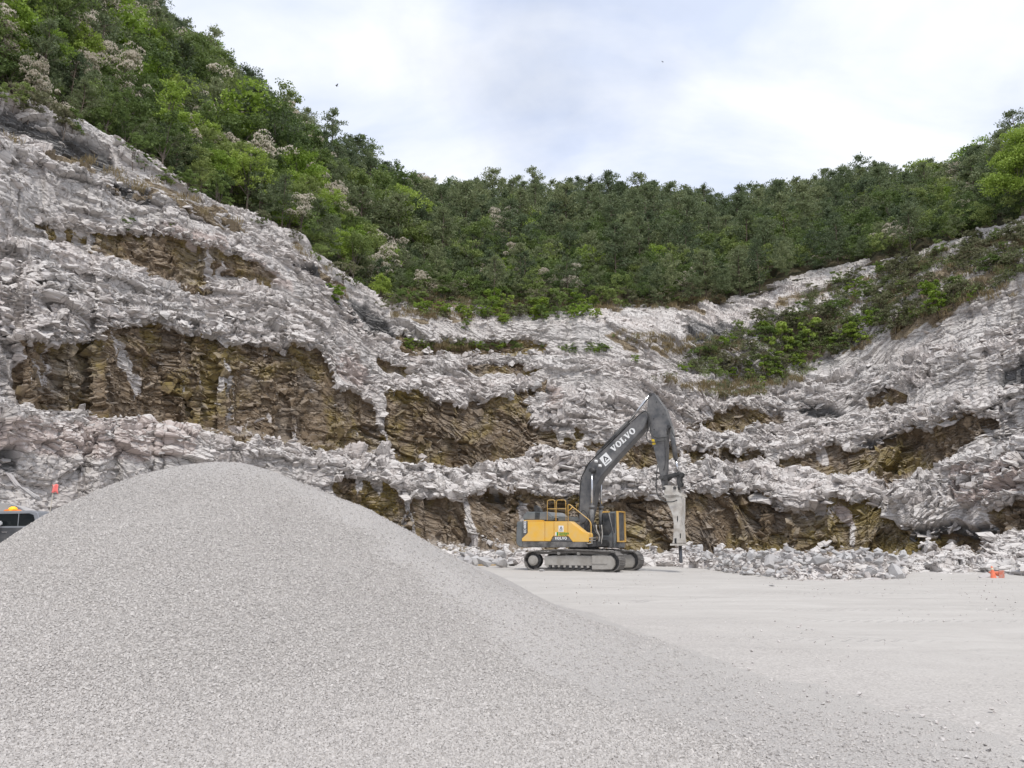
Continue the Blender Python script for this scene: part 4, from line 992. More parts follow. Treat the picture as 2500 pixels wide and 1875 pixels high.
DUST = (0.43, 0.41, 0.39)
YEL = simple('yellow_paint', (0.82, 0.47, 0.065), 0.42, dirt=(0.62, 0.50, 0.32), dirt_amt=0.5, scale=1.6)
YEL2 = simple('rail_paint', (0.72, 0.42, 0.08), 0.5, dirt=(0.45, 0.38, 0.26), dirt_amt=0.6, scale=3)
GREY = simple('dark_grey_paint', (0.075, 0.077, 0.082), 0.45, dirt=(0.30, 0.285, 0.27), dirt_amt=0.6, scale=1.7)
HOOD = simple('grey_green_paint', (0.125, 0.14, 0.145), 0.5, dirt=(0.33, 0.32, 0.31), dirt_amt=0.5, scale=1.5)
BLACK = simple('black_steel', (0.022, 0.022, 0.023), 0.5, dirt=(0.22, 0.21, 0.20), dirt_amt=0.35, scale=3)
DIRTY = simple('dusty_steel', (0.30, 0.28, 0.25), 0.75, dirt=(0.47, 0.45, 0.42), dirt_amt=0.9, scale=2.0)
TRACKM = simple('track_steel', (0.05, 0.047, 0.044), 0.6, dirt=(0.33, 0.31, 0.29), dirt_amt=0.75, scale=3.5)
SKIRT = simple('muddy_grey_paint', (0.06, 0.058, 0.056), 0.6, dirt=(0.36, 0.34, 0.32), dirt_amt=0.7, scale=2.2)
CHROME = simple('chromed_rod', (0.62, 0.62, 0.63), 0.2, 1.0)
WHITE = simple('white_marking', (0.80, 0.80, 0.79), 0.5)
BRK = simple('worn_breaker_paint', (0.58, 0.555, 0.51), 0.6, dirt=(0.27, 0.23, 0.19), dirt_amt=0.8, scale=2.6)
RUBBER = simple('hose_rubber', (0.02, 0.02, 0.021), 0.5, dirt=(0.2, 0.2, 0.19), dirt_amt=0.4, scale=4)
GLASS = simple('cab_glass', (0.035, 0.038, 0.042), 0.15, dirt=(0.22, 0.215, 0.21), dirt_amt=0.5, scale=1.6)
GREEN = simple('green_marking', (0.02, 0.28, 0.05), 0.5)
INK = simple('black_marking', (0.02, 0.02, 0.022), 0.5)

t_ = TRACKM.node_tree; b_ = t_.nodes['Principled BSDF']; c_ = b_.inputs['Base Color'].links[0].from_socket
g_ = N(t_, 'ShaderNodeNewGeometry')
t_.links.new(mixc(t_, ramp(t_, g_.outputs['Random Per Island'], [(0.2, 0.0), (0.9, 0.6)]), c_, (0.22, 0.205, 0.19)), b_.inputs['Base Color'])
GUARDED = simple('dusty_guard_glass', (0.11, 0.115, 0.13), 0.5, dirt=(0.30, 0.30, 0.31), dirt_amt=0.8, scale=2.5)
class MB:
    def __init__(s): s.bm = bmesh.new()
    def prism(s, poly, y0, y1, bevel=0.0, seg=2):
        """outline in machine x, z swept from y0 to y1"""
        bm = bmesh.new()
        a = [bm.verts.new((x, y0, z)) for x, z in poly]; b = [bm.verts.new((x, y1, z)) for x, z in poly]
        bm.faces.new(a); bm.faces.new(b[::-1]); n = len(a)
        for i in range(n): bm.faces.new((a[(i + 1) % n], a[i], b[i], b[(i + 1) % n]))
        bmesh.ops.recalc_face_normals(bm, faces=bm.faces)
        if bevel:
            try: bmesh.ops.bevel(bm, geom=list(bm.edges), offset=bevel, segments=seg, affect='EDGES', clamp_overlap=True)
            except Exception: pass
        s.add(bm); return s
    def add(s, bm):
        bm.verts.index_update(); vs = [s.bm.verts.new(v.co) for v in bm.verts]
        for f in bm.faces:
            try: s.bm.faces.new([vs[v.index] for v in f.verts]).smooth = f.smooth
            except ValueError: pass
        bm.free()
    def box(s, a, b, bevel=0.0):
        return s.prism([(a[0], a[2]), (b[0], a[2]), (b[0], b[2]), (a[0], b[2])], a[1], b[1], bevel)
    def tube(s, pts, r, seg=10, caps=True):
        pts = [Vector(p) for p in pts]; rr = r if hasattr(r, '__len__') else [r] * len(pts)
        bm = bmesh.new(); rings = []; u = None
        for i, p in enumerate(pts):
            d = ((pts[min(i + 1, len(pts) - 1)] - pts[max(i - 1, 0)])).normalized()
            if u is None or abs(u.dot(d)) > 0.95: u = d.orthogonal().normalized()
            u = (u - d * u.dot(d)).normalized(); w = d.cross(u)
            rings.append([bm.verts.new(p + (u * math.cos(t_) + w * math.sin(t_)) * rr[i]) for t_ in [k * 2 * math.pi / seg for k in range(seg)]])
        for a, b in zip(rings, rings[1:]):
            for k in range(seg): bm.faces.new((a[k], a[(k + 1) % seg], b[(k + 1) % seg], b[k])).smooth = True
        if caps: bm.faces.new(rings[0][::-1]); bm.faces.new(rings[-1])
        s.add(bm); return s
    def cyl(s, a, b, r, seg=20): return s.tube([a, b], r, seg)
    def build(s, name, mat, parent, label=None):
        me = bpy.data.meshes.new(name); bmesh.ops.recalc_face_normals(s.bm, faces=s.bm.faces); s.bm.to_mesh(me); s.bm.free()
        o = link(name, me, mat, parent)
        if label: o['label'] = label
        return o
def round_path(pts, r=0.08, n=4):
    """polyline with rounded corners"""
    pts = [Vector(p) for p in pts]; out = [pts[0]]
    for a, b, c in zip(pts, pts[1:], pts[2:]):
        u, v = (a - b), (c - b); k = min(r, u.length * 0.45, v.length * 0.45); u.normalize(); v.normalize()
        for i in range(n + 1):
            t_ = i / n; out.append((b + u * k).lerp(b, t_).lerp(b.lerp(b + v * k, t_), t_))
    return out + [pts[-1]]
YN = -1.45                                                       # plane of the near flank

# --- undercarriage
LT_, RT_, TW = 2.30, 0.48, 0.80
def track(yc):
    side = -1 if yc < 0 else 1
    tb = MB(); n = 52; per = 4 * LT_ + 2 * math.pi * RT_
    for k in range(n):
        s_ = per * k / n
        if s_ < 2 * LT_: x, z, a = -LT_ + s_, 2 * RT_ + 0.10 * math.sin(math.pi * s_ / (2 * LT_)), math.pi / 2
        elif s_ < 2 * LT_ + math.pi * RT_: q_ = (s_ - 2 * LT_) / RT_; a = math.pi / 2 - q_; x, z = LT_ + RT_ * math.cos(a), RT_ + RT_ * math.sin(a)
        elif s_ < 4 * LT_ + math.pi * RT_: x, z, a = LT_ - (s_ - 2 * LT_ - math.pi * RT_), 0.0, -math.pi / 2
        else: q_ = (s_ - 4 * LT_ - math.pi * RT_) / RT_; a = -math.pi / 2 - q_; x, z = -LT_ + RT_ * math.cos(a), RT_ + RT_ * math.sin(a)
        z += 0.05
        nx, nz = math.cos(a), math.sin(a); tx, tz = nz, -nx; hl = per / n * 0.47
        def P_(u, v): return (x + tx * u + nx * v, z + tz * u + nz * v)
        tb.prism([P_(-hl, -0.02), P_(hl, -0.02), P_(hl, 0.015), P_(hl * 0.9, 0.045), P_(hl * 0.72, 0.045), P_(hl * 0.66, 0.015), P_(0.12 * hl, 0.015), P_(0.06 * hl, 0.04), P_(-0.12 * hl, 0.04), P_(-0.18 * hl, 0.015), P_(-hl * 0.7, 0.015), P_(-hl * 0.76, 0.045), P_(-hl * 0.95, 0.045), P_(-hl, 0.015)], yc - TW / 2, yc + TW / 2)
    for yy in (-0.13, 0.13):                                     # the link chain
        tb.prism([(-LT_, 2 * RT_ - 0.12), (0, 2 * RT_ - 0.02), (LT_, 2 * RT_ - 0.12), (LT_, 2 * RT_ + 0.02), (0, 2 * RT_ + 0.12), (-LT_, 2 * RT_ + 0.02)], yc + yy - 0.03, yc + yy + 0.03)
        tb.box((-LT_, yc + yy - 0.03, 0.03), (LT_, yc + yy + 0.03, 0.15))
    t_ = tb.build('track', TRACKM, EX)
    o_ = yc + side * 0.24; i_ = yc - side * 0.24
    fr = MB().prism([(-1.62, 0.30), (1.25, 0.30), (1.25, 0.80), (0.3, 0.83), (-1.62, 0.78)], min(o_, i_), max(o_, i_), 0.02)
    for k in range(9): fr.box((-1.5 + k * 0.34, min(o_, i_) - 0.02, 0.19), (-1.36 + k * 0.34, max(o_, i_) + 0.02, 0.31), 0.01)
    fr.build('track_frame', DIRTY, t_)
    q_ = yc + side * 0.33
    gd = MB().prism([(1.2, 0.10), (2.35, 0.14), (2.50, 0.36), (2.50, 0.60), (2.30, 0.84), (1.2, 0.84)], min(q_, i_), max(q_, i_), 0.03)
    gd.box((1.22, min(q_, q_ + side * .03), 0.42), (2.08, max(q_, q_ + side * .03), 0.47))
    gd.build('idler_guard', DIRTY, t_)
    sp_ = MB().cyl((-LT_, yc - 0.16, RT_ + 0.05), (-LT_, yc + 0.16, RT_ + 0.05), 0.40, 28)
    sp_.build('drive_sprocket', BLACK, t_)
    hb = MB().cyl((-LT_, yc, RT_ + 0.05), (-LT_, yc + side * 0.33, RT_ + 0.05), 0.27, 24); hb.cyl((-LT_, yc, RT_ + 0.05), (-LT_, yc + side * 0.37, RT_ + 0.05), 0.20, 20)
    for k in range(12):
        a = k * math.pi / 6; hb.cyl((-LT_ + 0.235 * math.cos(a), yc + side * .30, RT_ + .05 + .235 * math.sin(a)), (-LT_ + 0.235 * math.cos(a), yc + side * .35, RT_ + .05 + .235 * math.sin(a)), 0.02, 6)
    hb.build('final_drive', DIRTY, t_)
    MB().cyl((LT_, yc - 0.17, RT_ + 0.05), (LT_, yc + 0.17, RT_ + 0.05), 0.42, 28).build('idler', BLACK, t_)
    for x in (-0.75, 0.42): MB().cyl((x, i_, 0.93), (x, o_ + side * 0.05, 0.93), 0.085, 14).build('carrier_roller', DIRTY, t_)
    for k in range(8): MB().cyl((-1.33 + k * 0.36, i_, 0.20), (-1.33 + k * 0.36, o_, 0.20), 0.10, 14).build('track_roller', BLACK, t_)
for yc in (-1.37, 1.37): track(yc)
uf = MB().prism([(-0.9, 0.55), (0.9, 0.55), (0.75, 1.02), (-0.75, 1.02)], -0.75, 0.75, 0.03)
for a in (-1, 1): uf.prism([(a * 0.4, 0.5), (a * 1.4, 0.45), (a * 1.4, 0.8), (a * 0.4, 0.95)], -1.2, 1.2, 0.03)
uf.build('undercarriage_frame', DIRTY, EX)
MB().cyl((0, 0, 1.0), (0, 0, 1.30), 0.82, 40).build('swing_ring', BLACK, EX)

# --- upper structure
MB().prism([(-2.9, 1.27), (1.0, 1.24), (1.35, 1.30), (1.35, 1.55), (-2.9, 1.55)], -1.36, 1.36, 0.02).build('revolving_frame', BLACK, EX)
def pe(pts, ym): return [ME(x, y, ym) for x, y in pts]
cw = pe([(168, 400), (185, 390), (245, 390), (245, 735), (200, 725), (170, 700), (160, 655)], YN)
MB().prism(cw, -1.46, 1.46, 0.06, 3).build('counterweight', HOOD, EX)
MB().prism(pe([(246, 655), (1095, 660), (1100, 735), (700, 738), (246, 735)], YN), -1.46, 1.40, 0.02).build('side_skirt', SKIRT, EX, 'muddy dark grey skirt under the yellow panels')
MB().prism(pe([(247, 392), (312, 392), (312, 545), (247, 615)], YN), -1.47, -1.0, 0.015).build('model_panel', GREY, EX)
def panel(pts, name='side_panel', mat=YEL, y0=-1.475, y1=-0.9, lab=None): return MB().prism(pe(pts, YN), y0, y1, 0.018).build(name, mat, EX, lab)
panel([(315, 392), (540, 392), (540, 655), (240, 655), (240, 618), (315, 547)], lab='rear yellow service door')
panel([(544, 392), (660, 392), (660, 588), (650, 588), (615, 655), (544, 655)], lab='narrow yellow panel between the doors')
panel([(664, 392), (843, 392), (843, 590), (664, 590)], lab='yellow panel with the stickers')
panel([(847, 392), (868, 392), (1050, 535), (1105, 545), (1120, 560), (1120, 665), (912, 665), (856, 592), (847, 592)], lab='sloping yellow front toolbox')
panel([(654, 594), (852, 594), (905, 658), (622, 658)], 'lettering_panel', GREY)
# engine bay and far flank
MB().prism(pe([(246, 396), (940, 396), (940, 655), (246, 655)], YN), -0.88, 1.36, 0.02).build('engine_bay', SKIRT, EX)
hd = pe([(268, 378), (268, 330), (300, 272), (330, 265), (585, 270), (650, 330), (662, 385)], -1.0)
ho = MB().prism(hd, -1.15, 1.0, 0.05, 3).build('engine_hood', HOOD, EX)
vb = MB()
for k in range(5):
    x = 410 + k * 13; vb.prism(pe([(x, 362), (x + 7, 362), (x + 12, 275), (x + 5, 275)], -1.155), -1.165, -1.14)
vb.build('intake_slots', INK, ho)
MB().prism(pe([(275, 376), (515, 376), (515, 391), (275, 391)], -1.3), -1.42, -1.1, 0.015).build('hood_ledge', YEL, EX)
MB().prism(pe([(735, 330), (925, 332), (930, 392), (735, 392)], -0.9), -1.1, -0.3, 0.03).build('tank_cover', HOOD, EX)
MB().prism(pe([(660, 345), (740, 350), (740, 395), (660, 395)], -0.6), -0.9, 0.9, 0.03).build('deck_box', BLACK, EX)
MB().prism(pe([(420, 270), (405, 230), (412, 185), (440, 185), (475, 210), (510, 270)], -0.2), -0.35, -0.05, 0.03).build('exhaust_stack', BLACK, EX)
# handrails
def rail(paths, ym, rad=0.018):
    b_ = MB()
    for p, yy in paths:
        b_.tube(round_path([(ME(x, y, yy)[0], yy, ME(x, y, yy)[1]) for x, y in p], 0.12), rad, 8)
    return b_
rail([([(572, 385), (575, 112), (672, 110), (680, 385)], -1.35), ([(575, 228), (690, 228)], -1.35), ([(692, 385), (695, 112), (815, 112), (820, 385)], -1.35), ([(695, 228), (815, 228)], -1.35)], 0).build('handrail', YEL2, EX, 'yellow two-bay guard rail on the deck')
rail([([(848, 390), (845, 175), (870, 172), (1120, 370), (1150, 420), (1148, 670), (1105, 690)], -1.40), ([(905, 205), (848, 260)], -1.40)], 0, 0.024).build('handrail', YEL2, EX, 'long sloping yellow rail down to the front step')
rail([([(960, 270), (960, 160), (1000, 165)], 0.9)], 0).build('handrail', YEL2, EX, 'far yellow rail behind the boom')
st_ = MB()
for z_ in (605, 640, 680): st_.prism(pe([(1098, z_), (1165, z_), (1165, z_ + 10), (1098, z_ + 10)], -1.40), -1.45, -0.95)
for x_ in (1098, 1160): st_.prism(pe([(x_, 600), (x_ + 8, 600), (x_ + 8, 690), (x_, 690)], -1.40), -1.45, -1.40)
st_.build('step', DIRTY, EX)

# --- cab on the far side
CY0, CY1 = 0.42, 1.42
cabp = pe([(1300, 268), (1470, 262), (1478, 660), (1450, 742), (1300, 742)], CY0)
cab = MB().prism(cabp, CY0, CY1, 0.04, 3).build('cab', HOOD, EX)
MB().prism(pe([(1296, 262), (1392, 262), (1392, 280), (1296, 280)], CY0), CY0 - 0.02, CY1, 0.02).build('roof_edge', YEL, cab)
MB().prism(pe([(1306, 285), (1385, 285), (1418, 470), (1418, 530), (1380, 580), (1310, 575)], CY0), CY0 - 0.012, CY0 + 0.02).build('window', GLASS, cab)
MB().prism(pe([(1400, 285), (1460, 285), (1464, 545), (1440, 545)], CY0), CY0 - 0.010, CY0 + 0.02).build('window', GLASS, cab)
MB().prism(pe([(1305, 592), (1440, 596), (1440, 735), (1305, 735)], CY0), CY0 - 0.015, CY0 + 0.02, 0.01).build('door_panel', GREY, cab)
dj = MB(); dj.tube([(*(lambda q: (q[0], CY0 - .03, q[1]))(ME(1385, 285, CY0)),), (*(lambda q: (q[0], CY0 - .03, q[1]))(ME(1445, 545, CY0)),), (*(lambda q: (q[0], CY0 - .03, q[1]))(ME(1445, 740, CY0)),)], 0.03, 8); dj.build('door_post', GREY, cab)
fx = max(p[0] for p in cabp); fz0, fz1 = ME(1478, 655, CY0)[1], ME(1478, 262, CY0)[1]
MB().box((fx + 0.01, CY0 + .06, fz0 + .06), (fx + 0.03, CY1 - .06, fz1 - .06)).build('windscreen', GUARDED, cab)
fg = MB()
for a, b_ in (((CY0 - .02, fz0 - .05), (CY0 + .05, fz1 + .02)), ((CY1 - .02, fz0 - .05), (CY1 + .05, fz1 + .02))): fg.box((fx + .05, a[0], a[1]), (fx + .17, b_[0], b_[1]), .01)
fg.box((fx + .05, CY0 + .05, fz0 - .05), (fx + .17, CY1 - .02, fz0 + .02), .01); fg.box((fx + .05, CY0 + .05, fz1 - .04), (fx + .17, CY1 - .02, fz1 + .02), .01)
fgo = fg.build('front_guard', YEL2, cab)
gm = MB()
for k in range(11): y_ = CY0 + .12 + k * (CY1 - CY0 - .24) / 10; gm.box((fx + .09, y_ - .012, fz0 + .06), (fx + .12, y_ + .012, fz1 - .06))
for k in range(9): z_ = fz0 + .2 + k * (fz1 - fz0 - .4) / 8; gm.box((fx + .085, CY0 + .05, z_ - .01), (fx + .089, CY1 - .02, z_ + .01))
gm.build('guard_bars', GREY, fgo)
MB().prism(pe([(1440, 672), (1560, 672), (1560, 742), (1440, 742)], 0.9), CY0 + .1, CY1 - .1, 0.03).build('cab_floor', GREY, cab)
MB().prism(pe([(1165, 640), (1300, 640), (1300, 735), (1165, 740)], -0.3), -0.6, 0.42, 0.02).build('boom_mount', BLACK, EX)

# --- boom
BY = -0.34
def pa(pts, ym): return [MA(x, y, ym) for x, y in pts]
bo = pa([(748, 1232), (722, 1195), (722, 1090), (737, 862), (748, 800), (800, 690), (850, 645), (1225, 278), (1262, 250), (1290, 262), (1296, 300), (1262, 385), (1235, 420), (1060, 610), (960, 725), (905, 790), (868, 860), (850, 950), (832, 1050), (800, 1175), (772, 1232)], BY)
boom = MB().prism(bo, BY, 0.34, 0.03, 2).build('boom', GREY, EX)
def cyl_a(p, q, yy, r, name, mat, par, seg=16):
    a, b_ = MA(*p, yy), MA(*q, yy); return MB().cyl((a[0], yy, a[1]), (b_[0], yy, b_[1]), r, seg).build(name, mat, par)
for yy, dx in ((-0.62, 0), (0.62, 0)):
    if yy < 0: bot, top, tip = (828, 1240), (830, 1040), (831, 745)
    else:
        b0, t0, p0 = MA(828, 1240, -0.62), MA(830, 1040, -0.62), MA(831, 745, -0.62)
    a = MA(828, 1240, -0.62); b_ = MA(831, 1040, -0.62); c_ = MA(831, 745, -0.62)
    cb = MB().cyl((a[0], yy, a[1]), (b_[0], yy, b_[1]), 0.125, 18); cb.cyl((b_[0], yy, b_[1] - .1), (b_[0], yy, b_[1] + .06), 0.15, 18)
    cb = cb.build('boom_cylinder', GREY, EX)
    MB().cyl((b_[0], yy, b_[1]), (c_[0], yy, c_[1]), 0.065, 14).build('piston_rod', CHROME, cb)
c_ = MA(831, 740, -0.62)
MB().cyl((c_[0], -0.76, c_[1]), (c_[0], 0.76, c_[1]), 0.13, 20).build('boom_pin', BLACK, boom)
# work lights on the boom
wl = MB()
for x, y in ((862, 662), (895, 700)):
    q_ = MA(x, y, -0.5); wl.cyl((q_[0] - .06, -0.5, q_[1]), (q_[0] + .1, -0.5, q_[1] - .02), 0.075, 12)
wl.build('work_light', WHITE, boom)
# arm cylinder on top of the boom
def obl(p, q, y0_, r, name, mat, par, seg=16): return cyl_a(p, q, y0_, r, name, mat, par, seg)
ac = obl((885, 600), (1130, 345), 0.0, 0.13, 'arm_cylinder', BLACK, EX); obl((1125, 350), (1308, 118), 0.0, 0.062, 'piston_rod', CHROME, ac)
MB().prism(pa([(860, 640), (880, 580), (915, 560), (950, 570), (930, 610)], 0.0), -0.16, 0.16, 0.02).build('cylinder_bracket', GREY, boom)
def hose(pts, ym, r=0.03, par=None, name='hose', fn=None, mat=None):
    fn = fn or MA
    P_ = [(fn(x, y, ym if not hasattr(ym, '__len__') else ym[i])[0], ym if not hasattr(ym, '__len__') else ym[i], fn(x, y, ym if not hasattr(ym, '__len__') else ym[i])[1]) for i, (x, y) in enumerate(pts)]
    return MB().tube(round_path(P_, 0.6, 6), r, 8).build(name, mat or RUBBER, par or EX)
hose([(725, 1140), (733, 860), (745, 795), (795, 685), (845, 640), (1100, 390), (1235, 268), (1275, 248)], -0.30, 0.032, boom)
hose([(728, 1000), (735, 870), (790, 700), (850, 632), (960, 525), (1100, 378), (1190, 290)], -0.05, 0.03, boom)
hose([(730, 1100), (760, 1060), (800, 1110), (770, 1180), (705, 1190)], -0.6, 0.03, EX)
hose([(1240, 262), (1275, 245), (1300, 280), (1300, 400), (1275, 440), (1290, 500), (1335, 508), (1410, 495), (1440, 492)], -0.42, 0.03, EX)
hose([(1292, 262), (1312, 330), (1310, 430), (1350, 470), (1430, 468), (1465, 455)], -0.40, 0.028, EX)
for k, (xs_) in enumerate((0, 14, 34, 46)):
    hose([(845 + xs_ * 1.4, 1190), (850 + xs_ * 1.4, 1240), (885 + xs_ * .7, 1280), (880 + xs_ * .6, 1330), (862 + xs_, 1350)], -0.75 + 0.02 * k, 0.032, EX, 'hose', MA, DIRTY if k % 2 else RUBBER)

# --- arm
AY = -0.27
ao = pa([(1300, 108), (1318, 98), (1345, 106), (1435, 235), (1470, 340), (1480, 375), (1462, 392), (1448, 400), (1445, 470), (1441, 640), (1436, 775), (1432, 850), (1425, 885), (1412, 880), (1400, 830), (1372, 690), (1340, 560), (1318, 450), (1308, 400), (1290, 300), (1283, 235)], AY)
arm = MB().prism(ao, AY, 0.27, 0.03, 2).build('arm', GREY, EX)
for x, y in ((1312, 112), (1365, 175), (1420, 275), (1465, 378), (1342, 312), (1345, 402)):
    q_ = MA(x, y, AY); MB().cyl((q_[0], AY - 0.04, q_[1]), (q_[0], -AY + 0.04, q_[1]), 0.09 if (x, y) in ((1312, 112), (1465, 378)) else 0.03, 14).build('arm_pin', BLACK, arm)
MB().prism(pa([(1322, 480), (1345, 482), (1358, 525), (1332, 528)], AY), AY - 0.006, AY + 0.004).build('warning_sticker', simple('warning_yellow', (0.75, 0.52, 0.03), 0.5), arm)
bc = cyl_a((1485, 378), (1524, 650), 0.0, 0.125, 'bucket_cylinder', GREY, EX); cyl_a((1523, 645), (1545, 765), 0.0, 0.065, 'piston_rod', CHROME, bc)
lk = MB()
for yy in (-0.33, 0.25): lk.prism(pa([(1405, 800), (1415, 785), (1460, 775), (1520, 755), (1540, 758), (1545, 775), (1530, 785), (1470, 795), (1440, 822), (1415, 825)], -0.3), yy, yy + 0.08, 0.01)
lk.build('link_arm', BLACK, EX)
hl_ = MB()
for yy in (-0.24, 0.14): hl_.prism(pa([(1535, 755), (1560, 752), (1578, 765), (1578, 785), (1562, 800), (1560, 830), (1572, 850), (1568, 868), (1545, 880), (1535, 850), (1530, 790)], -0.2), yy, yy + 0.10, 0.01)
q_ = MA(1560, 770, 0); hl_.cyl((q_[0], -0.36, q_[1]), (q_[0], 0.36, q_[1]), 0.08, 14)
q_ = MA(1422, 806, 0); hl_.cyl((q_[0], -0.4, q_[1]), (q_[0], 0.4, q_[1]), 0.10, 14)
hl_.build('link_rocker', BLACK, EX)

# --- hydraulic breaker
HY = -0.33
hb_ = MB().prism(pa([(1432, 955), (1560, 940), (1572, 965), (1572, 1100), (1565, 1180), (1578, 1318), (1580, 1345), (1492, 1345), (1500, 1320), (1505, 1180), (1488, 1090), (1455, 1020)], HY), HY, 0.33, 0.03, 2)
hb_ = hb_.build('breaker_housing', BRK, EX)
hp_ = MB()
for yy in (-0.36, 0.26): hp_.prism(pa([(1420, 870), (1440, 864), (1520, 866), (1535, 880), (1545, 920), (1580, 938), (1588, 956), (1432, 962)], -0.33), yy, yy + 0.10, 0.015)
hp_.box((MA(1432, 955, 0)[0], -0.36, MA(1432, 955, 0)[1] - .05), (MA(1572, 950, 0)[0], 0.36, MA(1432, 955, 0)[1] + .05), .01)
hp_.build('breaker_bracket', BRK, EX)
for x, y in ((1430, 888), (1520, 885)):
    q_ = MA(x, y, -0.3); MB().cyl((q_[0], -0.42, q_[1]), (q_[0], 0.42, q_[1]), 0.085, 14).build('breaker_pin', BLACK, EX)
MB().prism(pa([(1478, 1346), (1590, 1346), (1590, 1362), (1478, 1362)], HY), -0.38, 0.38, 0.01).build('breaker_collar', BRK, EX)
a = MA(1560, 1360, 0); b_ = MA(1567, 1505, 0)
MB().tube([(a[0], 0, a[1]), (b_[0], 0, b_[1] + .08), (b_[0], 0, b_[1])], [0.09, 0.088, 0.07], 18).build('breaker_chisel', simple('worn_steel', (0.12, 0.125, 0.135), 0.4, 0.6), EX)
for pl in ([(1534, 1118), (1541, 1116), (1543, 1150), (1538, 1170), (1533, 1150)], [(1512, 1302), (1530, 1300), (1530, 1345), (1514, 1345)], [(1556, 1262), (1566, 1260), (1566, 1300), (1558, 1302)]): MB().prism(pa(pl, HY), HY - 0.004, HY + 0.02).build('housing_slot', INK, hb_)
hose([(1376, 690), (1365, 760), (1360, 900), (1380, 965), (1430, 1000), (1500, 1000), (1535, 985)], -0.45, 0.03, EX)
hose([(1430, 470), (1440, 620), (1436, 700), (1420, 740)], -0.33, 0.022, arm)
hose([(1490, 380), (1500, 440), (1515, 462)], -0.2, 0.025, EX)

# --- markings: slab-serif maker's lettering, drawn as outlines
LET = {'V': [[(0, 1), (0.46, 1), (0.46, .9), (.39, .9), (.58, .34), (.74, .9), (.66, .9), (.66, 1), (1.0, 1), (1.0, .9), (.92, .9), (.62, 0), (.38, 0), (.08, .9), (0, .9)]],
       'L': [[(0, 1), (.56, 1), (.56, .9), (.42, .9), (.42, .11), (.62, .11), (.78, .36), (.88, .36), (.86, 0), (0, 0), (0, .1), (.13, .1), (.13, .9), (0, .9)]]}
def ring(n=28):
    o = [(0.52 + 0.52 * math.cos(a), 0.5 + 0.53 * math.sin(a)) for a in [k * 2 * math.pi / n for k in range(n)]]
    i = [(0.52 + 0.21 * math.cos(a), 0.5 + 0.39 * math.sin(a)) for a in [k * 2 * math.pi / n for k in range(n)]]
    return o, i
def lettering(word, p0, p1, height, yy, name, par, mat=WHITE, th=0.006):
    """word along machine-plane line p0 -> p1 (its foot line)"""
    adv = {'V': 1.06, 'L': 0.98, 'O': 1.12}; tot = sum(adv[c] for c in word)
    d = Vector((p1[0] - p0[0], p1[1] - p0[1])); w = d.length; d.normalize(); u = Vector((-d.y, d.x)); sx = w / tot
    def T(x, y): return (p0[0] + d.x * x * sx + u.x * y * height, p0[1] + d.y * x * sx + u.y * y * height)
    b_ = MB(); x = 0
    for c in word:
        if c == 'O':
            o, i = ring(); n = len(o)
            for k in range(n):
                k2 = (k + 1) % n; b_.prism([T(x + o[k][0], o[k][1]), T(x + o[k2][0], o[k2][1]), T(x + i[k2][0], i[k2][1]), T(x + i[k][0], i[k][1])], yy - th, yy + th)
        else:
            for pl in LET[c]: b_.prism([T(x + a, b__) for a, b__ in pl], yy - th, yy + th)
        x += adv[c]
    return b_.build(name, mat, par)
lettering('VOLVO', MA(1008, 592, BY), MA(1200, 415, BY), 0.33, BY - 0.004, 'boom_lettering', boom)
lettering('VOLVO', ME(672, 635, -1.478), ME(832, 635, -1.478), 0.155, -1.479, 'panel_lettering', EX)
def text(s, p0, ang, size, yy, name, par, mat, xs_=1.0):
    cu = bpy.data.curves.new(name, 'FONT'); cu.body = s; cu.size = size; cu.extrude = 0.002; cu.offset = 0.004 * size / 0.2
    tmp = bpy.data.objects.new(name, cu); COL.objects.link(tmp)
    me = bpy.data.meshes.new_from_object(tmp.evaluated_get(bpy.context.evaluated_depsgraph_get())); bpy.data.objects.remove(tmp)
    o = link(name, me, mat, par)
    o.matrix_local = Matrix.Translation((p0[0], yy, p0[1])) @ Matrix.Rotation(ang, 4, Vector((0, -1, 0))) @ Matrix.Rotation(math.pi / 2, 4, 'X') @ Matrix.Diagonal((xs_, 1, 1, 1))
    return o
text('EC480EL', ME(293, 545, -1.475), math.pi / 2, 0.20, -1.480, 'model_lettering', EX, WHITE, 0.92)
def badge(c, d, yy, par, s_):
    """square white sticker with a black open triangle and a line of small print"""
    c = Vector(c); d = Vector(d).normalized(); u = Vector((-d.y, d.x))
    def T(x, y): return (c.x + d.x * x * s_ + u.x * y * s_, c.y + d.y * x * s_ + u.y * y * s_)
    o = MB().prism([T(-1, -1.1), T(1, -1.1), T(1, 1.1), T(-1, 1.1)], yy - .004, yy + .004).build('company_sticker', WHITE, par)
    k = MB(); k.prism([T(-.62, -.4), T(-.34, -.4), T(.05, .44), T(.1, .8), T(-.06, .8)], yy - .008, yy)
    k.prism([T(.1, .8), T(.05, .44), T(.28, -.05), T(.05, -.05), T(-.05, -.28), T(.66, -.28)], yy - .008, yy)
    for q_ in range(7): k.prism([T(-.66 + q_ * .19, -.86), T(-.54 + q_ * .19, -.86), T(-.54 + q_ * .19, -.62), T(-.66 + q_ * .19, -.62)], yy - .008, yy)
    k.build('sticker_print', INK, o)
q_ = MA(945, 648, BY); e_ = Vector(MA(1200, 415, BY)) - Vector(MA(1008, 592, BY)); badge(q_, e_, BY - 0.004, boom, 0.26)
badge(ME(754, 490, -1.478), (1, 0), -1.479, EX, 0.15)
gl = MB(); gl.prism(pe([(697, 535), (717, 535), (717, 585), (697, 580)], -1.478), -1.483, -1.474); gl.build('green_emblem', GREEN, EX)
gl = MB(); gl.prism(pe([(679, 535), (696, 535), (696, 580), (679, 580)], -1.478), -1.482, -1.474); gl.build('white_emblem', WHITE, EX)
